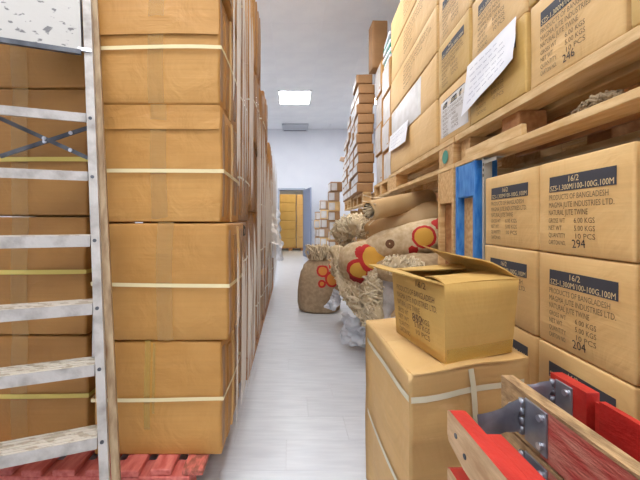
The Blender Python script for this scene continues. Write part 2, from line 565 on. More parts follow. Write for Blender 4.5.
    def text(self, mb, face, s, u, v, size, m, align='LEFT', off=0.002, sx=1.0, rot=0.0, wmax=None):
        tv, tf = text_mesh(s)
        w = max(p[0] for p in tv) if tv else 1
        k = size
        kx = size * sx
        if wmax:
            kx = wmax / w
        o = -w * kx / 2 if align == 'CENTER' else 0
        vs = []
        ca, sa = math.cos(rot), math.sin(rot)
        for (x, y) in tv:
            X, Y = x * kx + o, y * k
            X, Y = X * ca - Y * sa, X * sa + Y * ca
            uu, vv = u + X, v + Y
            dv = Vector(self.pt(face, uu, vv, 1.0)) - Vector(self.pt(face, uu, vv, 0.0))
            vs.append(self.deform(self.pt(face, uu, vv, 0.0)) + dv * off)
        mb.add(vs, tf, m)


TXT = {}


def text_mesh(s):
    """Flat glyph outlines of a string, cap height about 0.7, filled."""
    if s not in TXT:
        cu = bpy.data.curves.new('glyphs', 'FONT')
        cu.body = s
        cu.resolution_u = 2
        cu.fill_mode = 'FRONT'
        ob = bpy.data.objects.new('glyphs', cu)
        me = ob.to_mesh()
        TXT[s] = ([(v.co.x, v.co.y) for v in me.vertices], [tuple(p.vertices) for p in me.polygons])
        ob.to_mesh_clear()
        bpy.data.objects.remove(ob)
        bpy.data.curves.remove(cu)
    return TXT[s]


CACHE = {}


def carton(label, loc, rz, size, m, seed, group=None, tapes=(), bands=(), flaps=(), prints=None, whites=(), ribs=(), hole=False,
           name='cardboard_carton', cat='carton', amp=0.004, bulge=0.006, tilt=(0, 0)):
    """A carton with its tape, straps, turned-over flaps and print as parts. Meshes are shared between alike cartons."""
    key = (size, m.name, seed, tuple(tapes), tuple(bands), tuple(flaps), prints, tuple(whites), amp, bulge, tuple(ribs), hole)
    if key not in CACHE:
        bx = Box(*size, seed, amp, bulge)
        parts = []
        for (face, u0, u1, v0, v1, lift) in flaps:
            mb = MB(); bx.patch(mb, face, u0, u1, v0, v1, m, 0.0, 6, 4, lift, 0.003)
            parts.append(('flap', mb.mesh('flap'), None))
        for (face, u0, u1, v0, v1, tm) in tapes:
            mb = MB(); bx.patch(mb, face, u0, u1, v0, v1, MATS[tm], 0.0045, 2, 8)
            if face == 'F' and v1 >= size[2] - 0.001:
                bx.patch(mb, 'T', u0, u1, -size[1] / 2, -size[1] / 2 + 0.10, MATS[tm], 0.0025, 2, 3)
            parts.append(('tape', mb.mesh('tape', True), None))
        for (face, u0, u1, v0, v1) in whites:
            mb = MB(); bx.patch(mb, face, u0, u1, v0, v1, GLARE_WHITE, 0.0015, 3, 3)  # white patch paints the glare of a lit aisle side
            parts.append(('glare_patch', mb.mesh('glare_patch'), 'white patch painted on as side glare'))
        for (u0, u1, v0, v1, so, rm) in ribs:
            mb = MB(); bx.patch(mb, 'R', u0, u1, v0, v1, MATS[rm], 0.0, 1, 5, -so * 0.3, so)
            parts.append(('loose_flap', mb.mesh('loose_flap'), None))
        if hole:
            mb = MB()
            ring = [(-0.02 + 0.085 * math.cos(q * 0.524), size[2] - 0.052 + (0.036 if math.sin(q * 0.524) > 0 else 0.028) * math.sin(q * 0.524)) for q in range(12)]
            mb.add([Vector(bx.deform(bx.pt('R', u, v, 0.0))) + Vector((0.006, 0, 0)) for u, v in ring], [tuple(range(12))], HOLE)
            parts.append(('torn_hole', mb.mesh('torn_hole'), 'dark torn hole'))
        for (z, wd, bm_, tl) in bands:
            parts.append(('strap', bx.loop(z, wd, MATS[bm_], 0.008, tl).mesh('strap'), None))
        if prints:
            for nm, mb in PRINTS[prints](bx):
                parts.append((nm, mb.mesh(nm), None))
        CACHE[key] = (bx.body(m).mesh('carton_body', True), parts)
    body, parts = CACHE[key]
    t = link(name, body, None, loc, (tilt[0], tilt[1], rz))
    tag(t, label, cat, group)
    for nm, me, lb in parts:
        o = link(nm, me, t)
        if lb:
            o['label'] = lb
    return t


TEXT_LINES = ['PRODUCTS OF BANGLADESH', 'MAGMA JUTE INDUSTRIES LTD.', 'NATURAL JUTE TWINE']
PAIR_LINES = [('GROSS WT', '6.00 KGS'), ('NET WT', '5.00 KGS'), ('QUANTITY', '10 PCS'), ('CARTON NO.', '')]


def twine_print(number, ink=None, band=True, top=0.052):
    ink = ink or INK_MED
    def make(bx):
        out = []
        w = bx.d                                     # length of the L face
        k = w / 0.35
        u0 = -w / 2 + 0.055 * k
        u1 = w / 2 - 0.045 * k
        z = bx.h - top * bx.h / 0.3
        bh = 0.050 * bx.h / 0.3
        q = bx.h / 0.3
        if band:
            mb = MB()
            bx.patch(mb, 'L', u0, u1, z - bh, z, INK, 0.0012, 6, 2)
            bx.text(mb, 'L', '16/2', (u0 + u1) / 2 - 0.02 * k, z - bh * 0.46, 0.026 * q, KRAFT_TXT, 'CENTER', 0.0024)
            bx.text(mb, 'L', 'SZS-1,300M/100-100G,100M', u0 + 0.006 * k, z - bh * 0.93, 0.024 * q, KRAFT_TXT, 'LEFT', 0.0024, wmax=(u1 - u0) - 0.012 * k)
            out.append(('printed_band', mb))
        mb = MB()
        y = z - bh - 0.026 * q
        for s, f in zip(TEXT_LINES, (0.93, 1.0, 0.66)):
            bx.text(mb, 'L', s, u0, y, 0.024 * q, ink, wmax=(u1 - u0) * f * 0.98)
            y -= 0.0245 * q
        for a, b in PAIR_LINES:
            bx.text(mb, 'L', a, u0, y, 0.021 * q, ink, wmax=(u1 - u0) * (0.24 if len(a) < 7 else 0.30))
            if b:
                bx.text(mb, 'L', b, u0 + (u1 - u0) * 0.44, y, 0.022 * q, ink, wmax=(u1 - u0) * 0.30)
            y -= 0.0235 * q
        out.append(('printed_lettering', mb))
        if number:
            mb = MB()
            bx.text(mb, 'L', number, u0 + (u1 - u0) * 0.40, y + 0.0235 * q - 0.005, 0.036 * q, PEN, sx=0.95, rot=0.06)
            out.append(('handwritten_number', mb))
        return out
    return make


def faded_print(bx):
    mb = MB()
    w, q = bx.d, bx.h / 0.3
    y = bx.h - 0.07 * q
    for s, f in zip(TEXT_LINES + ['GROSS WT', 'NET WT', 'QUANTITY'], (0.5, 0.55, 0.4, 0.2, 0.18, 0.2)):
        bx.text(mb, 'L', s, -w * 0.12, y, 0.03 * q, INK_FADE, wmax=w * f)
        y -= 0.034 * q
    return [('printed_lettering', mb)]


PRINTS = {'294': twine_print('294'), '204': twine_print('204'), '246': twine_print('246'), 'none': twine_print(''),
          'plain': twine_print('', INK_FADE), 'faded': faded_print}

# ------------------------------------------------------------------ room shell
RX0, RX1, RY0, RY1 = -2.75, 2.65, -4.2, 10.0
# floor
mb = MB()
mb.box(RX0, RX1, RY0, RY1, -0.12, -0.008, FLOORBASE)
floor = struct('floor', mb)
mb = MB()
mb.box(RX0, RX1, 4.6, 13.4, -0.008, 0.0, FLOORM)
far = link('far_flooring', mb.mesh('far_flooring'), floor)
PW, PL = 0.19, 1.25
pm = MB(); pm.box(0.0004, PL - 0.0004, 0.0004, PW - 0.0004, -0.008, 0.0, FLOORM, 0.0005)
pmesh = pm.mesh('floor_plank')
rnd = random.Random(5)
rows = int(round((4.6 - 0.04) / PW))
y = 4.6 - rows * PW
for r in range(rows):
    x = -0.95 + rnd.uniform(-0.6, 0.0)
    while x < 1.1:
        link('floor_plank', pmesh, floor, (x, y + r * PW, 0))
        x += PL
mb = MB()                                            # planks hidden under the goods and behind the viewer
y0 = y
mb.box(RX0, RX1, RY0, y0, -0.008, -0.0005, FLOORM)
mb.box(RX0, -1.55, y0, 4.6, -0.008, -0.0005, FLOORM)
mb.box(2.35, RX1, y0, 4.6, -0.008, -0.0005, FLOORM)
link('outer_flooring', mb.mesh('outer_flooring'), floor)

# walls, with a doorway in the far one
DX0, DX1, DZ = -0.34, 0.37, 1.94
mb = MB()
mb.box(RX0 - 0.12, DX0, RY1, RY1 + 0.14, -0.12, CEIL + 0.1, WALLM)
mb.box(DX1, RX1 + 0.12, RY1, RY1 + 0.14, -0.12, CEIL + 0.1, WALLM)
mb.box(DX0, DX1, RY1, RY1 + 0.14, DZ, CEIL + 0.1, WALLM)
struct('wall_back', mb)
for nm, (x0, x1, ya, yb) in {'wall_left': (RX0 - 0.12, RX0, RY0, RY1), 'wall_right': (RX1, RX1 + 0.12, RY0, RY1),
                             'wall_front': (RX0 - 0.12, RX1 + 0.12, RY0 - 0.12, RY0)}.items():
    mb = MB(); mb.box(x0, x1, ya, yb, -0.12, CEIL + 0.1, WALLM)
    struct(nm, mb)
# store room behind the doorway
mb = MB()
mb.box(-1.6, -1.5, RY1 + 0.14, 13.4, -0.1, 2.6, WALLM)
mb.box(1.5, 1.6, RY1 + 0.14, 13.4, -0.1, 2.6, WALLM)
mb.box(-1.6, 1.6, 13.4, 13.5, -0.1, 2.6, WALLM)
struct('wall_store', mb)
mb = MB(); mb.box(-1.6, 1.6, RY1 + 0.14, 13.5, 2.6, 2.7, WALLM)
struct('ceiling_store', mb)
mb = MB(); mb.box(-1.6, 1.6, RY1, 13.5, -0.12, -0.008, FLOORBASE)
struct('floor_store', mb)

# ceiling: grid and tiles, lamps take the place of tiles
mb = MB(); mb.box(RX0 - 0.1, RX1 + 0.1, RY0 - 0.1, RY1 + 0.1, CEIL + 0.03, CEIL + 0.12, CEILGRID)
ceiling = struct('ceiling', mb)
tm = MB(); tm.box(-PANEL_W / 2 + 0.004, PANEL_W / 2 - 0.004, -PANEL_D / 2 + 0.004, PANEL_D / 2 - 0.004, CEIL, CEIL + 0.02, CEILM, 0.002)
tmesh = tm.mesh('ceiling_tile')
lampcells = {(round((x - 0.08) / PANEL_W), round((yy - 7.37) / PANEL_D)) for x, yy in LAMPS}
for i in range(-5, 5):
    for j in range(-16, 4):
        x, yy = 0.08 + i * PANEL_W, 7.37 + j * PANEL_D
        if (i, j) in lampcells or x - PANEL_W / 2 < RX0 - 0.35 or x + PANEL_W / 2 > RX1 + 0.35 or yy - PANEL_D / 2 < RY0 - 0.4 or yy + PANEL_D / 2 > RY1 + 0.1:
            continue
        link('ceiling_tile', tmesh, ceiling, (x, yy, 0))
gm = MB()
for i in range(-5, 6):
    x = 0.08 + (i - 0.5) * PANEL_W
    gm.box(x - 0.008, x + 0.008, RY0, RY1, CEIL + 0.001, CEIL + 0.03, CEILGRID)
for j in range(-15, 5):
    yy = 7.37 + (j - 0.5) * PANEL_D
    gm.box(RX0, RX1, yy - 0.008, yy + 0.008, CEIL + 0.001, CEIL + 0.03, CEILGRID)
link('ceiling_grid', gm.mesh('ceiling_grid'), ceiling)

dm = MB(); dm.box(-PANEL_W / 2 + 0.02, PANEL_W / 2 - 0.02, -PANEL_D / 2 + 0.02, PANEL_D / 2 - 0.02, -0.012, -0.004, LAMPM)
dmesh = dm.mesh('lamp_diffuser')
fm = MB()
for (a, b_, c, d) in ((-PANEL_W / 2, PANEL_W / 2, -PANEL_D / 2, -PANEL_D / 2 + 0.02), (-PANEL_W / 2, PANEL_W / 2, PANEL_D / 2 - 0.02, PANEL_D / 2),
                      (-PANEL_W / 2, -PANEL_W / 2 + 0.02, -PANEL_D / 2, PANEL_D / 2), (PANEL_W / 2 - 0.02, PANEL_W / 2, -PANEL_D / 2, PANEL_D / 2)):
    fm.box(a, b_, c, d, -0.014, 0.03, LAMPFRAME)
fmesh = fm.mesh('lamp_frame')
LAMP_LABELS = ['lit white ceiling lamp panel far down the aisle, the one in view', 'unseen white ceiling lamp panel above the middle of the aisle', 'added unseen white ceiling lamp panel straight above the viewer',
               'added unseen ceiling lamp panel above the far end of the left stack', 'added unseen ceiling lamp panel above the far flat carton stack', 'added unseen ceiling lamp panel above the middle of the left stack',
               'added unseen ceiling lamp panel above the stepladder',
               'unseen ceiling lamp panel behind the viewer, middle', 'added unseen ceiling lamp panel behind the viewer, right']
for k, (x, yy) in enumerate(LAMPS):
    lb = LAMP_LABELS[k]
    t = thing('ceiling_lamp', lb, 'lamp', (x, yy, CEIL), 0, 'ceiling lamp panels')
    link('lamp_frame', fmesh, t)
    link('diffuser', dmesh, t)
# the store room's own lamp
t = thing('ceiling_lamp', 'warm ceiling lamp in the store room behind the doorway', 'lamp', (0.0, 11.0, 2.6))
link('lamp_frame', fmesh, t)
lm2 = emit('warm_diffuser', (1.0, 0.86, 0.62, 1), 9.0)
dm2 = MB(); dm2.box(-PANEL_W / 2 + 0.02, PANEL_W / 2 - 0.02, -PANEL_D / 2 + 0.02, PANEL_D / 2 - 0.02, -0.012, -0.004, lm2)
link('diffuser', dm2.mesh('diffuser'), t)

# ceiling grille above the doorway
t = thing('ceiling_grille', 'grey rectangular air grille in the ceiling by the far wall', 'vent', (0.12, 9.62, CEIL))
mb = MB(); mb.box(-0.36, 0.36, -0.30, 0.30, -0.05, 0.0, GRILLE, 0.006); link('grille_frame', mb.mesh('grille_frame'), t)
for k in range(7):
    mb = MB(); mb.box(-0.32, 0.32, -0.24 + k * 0.075, -0.20 + k * 0.075, -0.058, -0.049, GRILLE_D if k == 6 else GRILLE)
    link('slat', mb.mesh('slat'), t)

# door frame and open leaf
mb = MB()
mb.box(DX0 - 0.05, DX0, RY1 - 0.03, RY1 + 0.16, 0, DZ + 0.05, FRAMEM)
mb.box(DX1, DX1 + 0.05, RY1 - 0.03, RY1 + 0.16, 0, DZ + 0.05, FRAMEM)
mb.box(DX0, DX1, RY1 - 0.03, RY1 + 0.16, DZ, DZ + 0.05, FRAMEM)
struct('trim_1', mb)
hinge = Vector((DX1 + 0.0, RY1 - 0.04, 0.0)); edge = Vector((0.535, 9.16, 0.0))
dv = edge - hinge
mb = MB(); mb.box(0, dv.length, -0.02, 0.02, 0.01, DZ - 0.005, DOORM, 0.004)
door = struct('door_1', mb, None, hinge)
door.rotation_euler = (0, 0, math.atan2(dv.y, dv.x))
mb = MB(); mb.box(dv.length - 0.12, dv.length - 0.07, 0.02, 0.028, 0.92, 1.12, STEEL); mb.tube([(dv.length - 0.09, 0.028, 1.05), (dv.length - 0.09, 0.07, 1.05), (dv.length - 0.2, 0.07, 1.05)], 0.009, STEEL)
link('door_handle', mb.mesh('door_handle'), door)

# ------------------------------------------------------------------ pallets
def pallet(label, loc, rz, lx, ly, deck_along, h, n, wood, gap_ends=0.0, group=None, name='wooden_pallet', block=None, blocks_y=None, bt=0.022, blk=0.11, tt=0.022):
    """Pallet with its corner at the origin of the local x / y; deck boards run along 'x' or 'y'."""
    t = thing(name, label, 'pallet', loc, rz, group)
    block = block or wood
    z1, z2 = bt, h - tt
    cross = lx if deck_along == 'y' else ly
    bw = cross / (n + (n - 1) * 0.45)
    for k in range(n):
        a = k * bw * 1.45
        mb = MB()
        if deck_along == 'y':
            mb.box(a, a + bw, 0, ly, z2, h, wood, 0.002)
        else:
            mb.box(0, lx, a, a + bw, z2, h, wood, 0.002)
        link('deck_board', mb.mesh('deck_board'), t)
    xs = (0.0, (lx - blk) / 2, lx - blk)
    ys = blocks_y or ((0.0, min(0.14, ly * 0.16)), ((ly - 0.13) / 2, (ly + 0.13) / 2), (ly - min(0.14, ly * 0.16), ly))
    for (a, b_) in ys:
        for x in xs:
            mb = MB(); mb.box(x + 0.002, x + blk, a + 0.002, b_ - 0.002, z1, z2 , block, 0.003)
            link('block', mb.mesh('block'), t)
    for x in xs:
        mb = MB(); mb.box(x, x + blk, 0, ly, 0, z1, wood, 0.002)
        link('bottom_board', mb.mesh('bottom_board'), t)
    return t


# ------------------------------------------------------------------ left side: red pallet and the carton stacks
t = thing('wooden_pallet', 'red painted wooden pallet with slatted deck under the front left carton stack', 'pallet', (-1.375, 1.185, 0))
rnd = random.Random(3)
k, x = 0, 0.0
while x < 1.0:
    mb = MB()
    w = 0.073 + rnd.uniform(-0.006, 0.006)
    mb.box(x, x + w, 0.0 + rnd.uniform(0, 0.012), 0.85, 0.108, 0.13, REDW if k != 9 else REDWORN, 0.003)
    link('deck_board', mb.mesh('deck_board'), t)
    x += w + 0.037
    k += 1
for yy in (0.005, 0.38, 0.76):
    mb = MB(); mb.box(0.0, 1.02, yy, yy + 0.09, 0.085, 0.107, REDW, 0.003); link('stringer', mb.mesh('stringer'), t)
    for x in (0.0, 0.45, 0.92):
        mb = MB(); mb.box(x, x + 0.10, yy, yy + 0.09, 0.02, 0.085, REDW, 0.003); link('block', mb.mesh('block'), t)
    mb = MB(); mb.box(0.0, 1.02, yy, yy + 0.09, 0.0, 0.02, REDW, 0.003); link('bottom_board', mb.mesh('bottom_board'), t)

# main front column: (z0, h, x0, x1, y0, material)
MAIN = [(0.130, 0.428, -0.735, -0.258, 1.270, 'bottom'), (0.559, 0.440, -0.735, -0.235, 1.265, 'second'),
        (1.000, 0.440, -0.735, -0.262, 1.272, 'third'), (1.441, 0.440, -0.735, -0.267, 1.270, 'fourth'), (1.882, 0.44, -0.72, -0.25, 1.28, 'fifth')]
FL = {0: (), 1: (), 2: (('F', -0.235, 0.232, 0.345, 0.437, 0.004), ('F', -0.235, 0.232, 0.004, 0.072, 0.002)),
      3: (('F', -0.235, 0.232, 0.255, 0.437, 0.004),), 4: ()}
BANDZ = {0: 0.212, 1: 0.208, 2: 0.190, 3: 0.206, 4: 0.2}
for k, (z, h, x0, x1, yy, nm) in enumerate(MAIN):
    w, d = x1 - x0, 0.42
    tu = {0: -0.03, 1: 0.02, 2: 0.008, 3: 0.0, 4: 0.0}[k]
    tapes = (('F', tu - 0.03, tu + 0.03, 0.002, h, 'clear_brown_tape'),) if k else (('F', tu - 0.018, tu + 0.004, 0.10, h, 'yellowed_tape'), ('F', tu + 0.012, tu + 0.022, 0.16, h - 0.01, 'yellowed_tape'))
    carton('large golden brown carton with cream strap, %s layer of the front left stack' % nm, ((x0 + x1) / 2, yy + d / 2, z), 0,
           (w, d, h - 0.005), CB_LEFT, 11 + k, 'strapped cartons of the front left stack', tapes,
           ((BANDZ[k], 0.0140, 'cream_strap', (0.012, -0.012, -0.004, 0.008, 0)[k]),), FL[k], amp=0.006, bulge=0.007, ribs=((-0.195, -0.165, 0.02, h - 0.03, 0.003, 'cardboard_greyish'), (-0.12, -0.07, 0.01, h - 0.05, 0.006, 'cardboard_brown'), (-0.02, 0.0, 0.0, h - 0.02, 0.007, 'cardboard_pale'), (0.07, 0.12, 0.03, h - 0.03, 0.007, 'cardboard_greyish')))

# the column behind the ladder
z = 0.13
for k, (h, nm) in enumerate(((0.432, 'bottom'), (0.464, 'second'), (0.497, 'third'), (0.47, 'topmost'))):
    bz = {0: 0.20, 1: 0.245, 2: 0.215, 3: 0.24}[k]
    carton('brown carton with yellow strap behind the stepladder, %s of its column' % nm, (-1.045, 1.32 + 0.21, z), 0,
           (0.51 - 0.012 * (k % 2), 0.42, h - 0.006), CB_DARK, 31 + k, 'cartons behind the stepladder',
           (('F', -0.035, 0.03, 0.0 if k != 2 else 0.0, h - 0.002, 'clear_brown_tape'),), ((bz, 0.017, 'yellow_strap', 0.006),), amp=0.005, bulge=0.008)
    z += h

# rest of the left stack, pallet by pallet, along the aisle: (y0, columns, depth, layers, height)
DEEP = [(1.70, 1, 0.41, 5, 0.438, 'first'), (2.16, 2, 0.40, 5, 0.472, 'second'), (3.02, 2, 0.43, 5, 0.41, 'third'),
        (3.93, 2, 0.43, 4, 0.45, 'fourth'), (4.84, 1, 0.44, 4, 0.41, 'fifth')]
LAY = ['bottom', 'second', 'third', 'fourth', 'fifth']
rnd = random.Random(8)
colno = 1
for pi, (yy, nc, d, nl, h, pn) in enumerate(DEEP):
    if pi:
        t = pallet('plain wooden pallet under the %s load of cartons left of the aisle' % pn, (-0.97, yy - 0.01, 0), 0, 0.70, nc * d + 0.02, 'y', 0.13, 6, WOOD_D, group='pallets under the left stack', blk=0.09)
    for c in range(nc):
        for l in range(nl):
            dx = rnd.uniform(-0.022, 0.008)
            if (pi, c, l) in ((1, 1, 3), (2, 0, 4)):
                dx = 0.035
            if (pi, c, l) in ((0, 0, 1),):
                dx = -0.01
            w = 0.48
            m = CB_SIDE if rnd.random() < 0.5 else CB_DARK
            if (pi, l) in ((1, 3), (1, 4), (2, 4)) and c == 0:
                dx, m = (0.018, 0.026, 0.02)[(pi, l) == (1, 4) or 2 * (pi == 2)], CB_DARK
            ribs = []
            uu = -d / 2 + 0.02
            rq = random.Random((c * 7 + l * 3 + pi) % 6)
            while uu < d / 2 - 0.06:
                wv = rq.uniform(0.02, 0.05)
                ribs.append((uu, uu + wv, rq.uniform(0.0, 0.04), h - rq.uniform(0.01, 0.05), rq.uniform(0.004, 0.013), rq.choice(['cardboard_dull', 'cardboard_greyish', 'cardboard_greyish', 'cardboard_brown'])))
                uu += wv + rq.uniform(0.02, 0.06) * (1 + 0.2 * yy)
            carton('left stack carton facing the aisle, %s from the front, %s layer' % (ORD[colno], LAY[l]),
                   (-0.262 - w / 2 + dx, yy + c * d + d / 2, 0.13 + l * h), rnd.uniform(-0.02, 0.02), (w, d - 0.03, h - 0.004), m, 50 + (c * 7 + l * 3 + pi) % 6,
                   'cartons along the left of the aisle', (), ((h * 0.5, 0.011, 'white_strap', 0.0),) if rnd.random() < 0.55 else (), ribs=tuple(ribs), hole=(pi == 0 and l == 1))
        colno += 1


def stretch_film(label, y0, y1, z0, z1, x, seed, n):
    """Film hanging in vertical folds: a thin sheet and its gathered pleats."""
    rn = random.Random(seed)
    t = thing('stretch_film', label, 'plastic film', (x, y0, z0))
    mb = MB()
    ny, nz = 40, 10
    vs, fs = [], []
    for j in range(nz + 1):
        for i in range(ny + 1):
            yy, zz = (y1 - y0) * i / ny, (z1 - z0) * j / nz
            vs.append((0.008 * noise.noise(Vector((yy * 5, zz * 1.2, seed))), yy, zz))
    for j in range(nz):
        for i in range(ny):
            a = j * (ny + 1) + i
            fs.append((a, a + 1, a + ny + 2, a + ny + 1))
    mb.add(vs, fs, FILM)
    link('film_sheet', mb.mesh('film_sheet', True), t)
    yy = 0.04
    k = 0
    while yy < (y1 - y0) - 0.03:
        mb = MB()
        p = rn.uniform(0.006, 0.018)
        a, b_ = rn.uniform(0, 0.12), rn.uniform(0.8, 1.0)
        if rn.random() < 0.3:
            a = rn.uniform(0.3, 0.5)
        vs, fs = [], []
        lean = rn.uniform(-0.04, 0.05)
        NS = 14
        for j in range(NS + 1):
            tt = a + (b_ - a) * j / NS
            zz = (z1 - z0) * tt
            prof = math.sin(math.pi * j / NS) ** 0.4
            pr = p * prof * (0.75 + 0.5 * noise.noise(Vector((seed + k, zz * 4, 0.3))))
            c = yy + lean * tt + 0.012 * noise.noise(Vector((zz * 3, seed * 2.0 + k, 0)))
            vs += [(0.004, c - 0.006, zz), (0.004 + pr, c - 0.003, zz), (0.004 + pr * 0.9, c + 0.003, zz), (0.004, c + 0.008, zz)]
        for j in range(NS):
            for q in range(3):
                o = j * 4 + q
                fs.append((o, o + 1, o + 5, o + 4))
        mb.add(vs, fs, FILM_FOLD)
        link('pleat', mb.mesh('pleat', True), t)
        yy += rn.uniform(0.55, 1.3) * n * (1 + 0.22 * (yy + y0))
        k += 1
    return t


stretch_film('stretch film in pleats on the lower cartons left of the aisle, nearest load', 1.30, 2.08, 0.15, 1.0, -0.218, 3, 0.055)
stretch_film('stretch film in pleats on the upper cartons left of the aisle, nearest load', 1.31, 2.08, 1.10, 2.32, -0.232, 4, 0.06)
stretch_film('stretch film in pleats covering the second load left of the aisle', 2.16, 2.98, 0.15, 1.80, -0.222, 5, 0.06)
stretch_film('stretch film in pleats covering the third load left of the aisle', 3.05, 3.9, 0.15, 1.62, -0.222, 6, 0.06)
stretch_film('stretch film in pleats covering the farthest loads left of the aisle', 3.95, 5.28, 0.15, 1.86, -0.222, 7, 0.07)


def crumple(name, label, cat, pts, m, seed, nu=26, nv=26, amp=0.05, freq=6.0, thick=0.0):
    """A crumpled sheet through a bilinear patch of four 3-D corners."""
    a, b_, c, d = [Vector(p) for p in pts]
    base = (a + b_ + c + d) / 4
    nrm = (b_ - a).cross(d - a).normalized()
    vs, fs = [], []
    for j in range(nv + 1):
        for i in range(nu + 1):
            s, t_ = i / nu, j / nv
            p = (a * (1 - s) + b_ * s) * (1 - t_) + (d * (1 - s) + c * s) * t_
            n1 = noise.noise(p * freq + Vector((seed, 0, 0))) + 0.5 * noise.noise(p * freq * 2.3 + Vector((0, seed, 0))) - 0.7 * abs(noise.noise(p * freq * 3.1 + Vector((3, seed, 1)))) - 0.35 * abs(noise.noise(p * freq * 6.0 + Vector((1, 3, seed))))
            rid = abs(noise.noise(p * freq * 1.5 + Vector((0, 0, seed))))
            sh = noise.noise_vector(p * freq + Vector((seed, seed, 0))) * amp * 0.6
            vs.append(p - base + nrm * (n1 * amp - rid * amp) + sh)
    for j in range(nv):
        for i in range(nu):
            q = j * (nu + 1) + i
            fs.append((q, q + 1, q + nu + 2, q + nu + 1))
    o = link(name, MB().add(vs, fs, m).mesh(name, True), None, base)
    return tag(o, label, cat)


crumple('plastic_wrap', 'torn white plastic wrap hanging off the far end of the left stack', 'plastic wrap',
        [(-0.26, 4.72, 0.50), (-0.10, 4.9, 0.44), (-0.16, 5.0, 1.18), (-0.24, 4.75, 1.28)], PLASTIC, 3, amp=0.06, freq=9)
crumple('plastic_wrap', 'loose flap of clear plastic sticking into the aisle from the left stack', 'plastic wrap',
        [(-0.24, 3.62, 0.80), (-0.10, 3.7, 0.72), (-0.17, 3.9, 1.1), (-0.25, 3.7, 1.12)], FILM_FOLD, 5, amp=0.05)

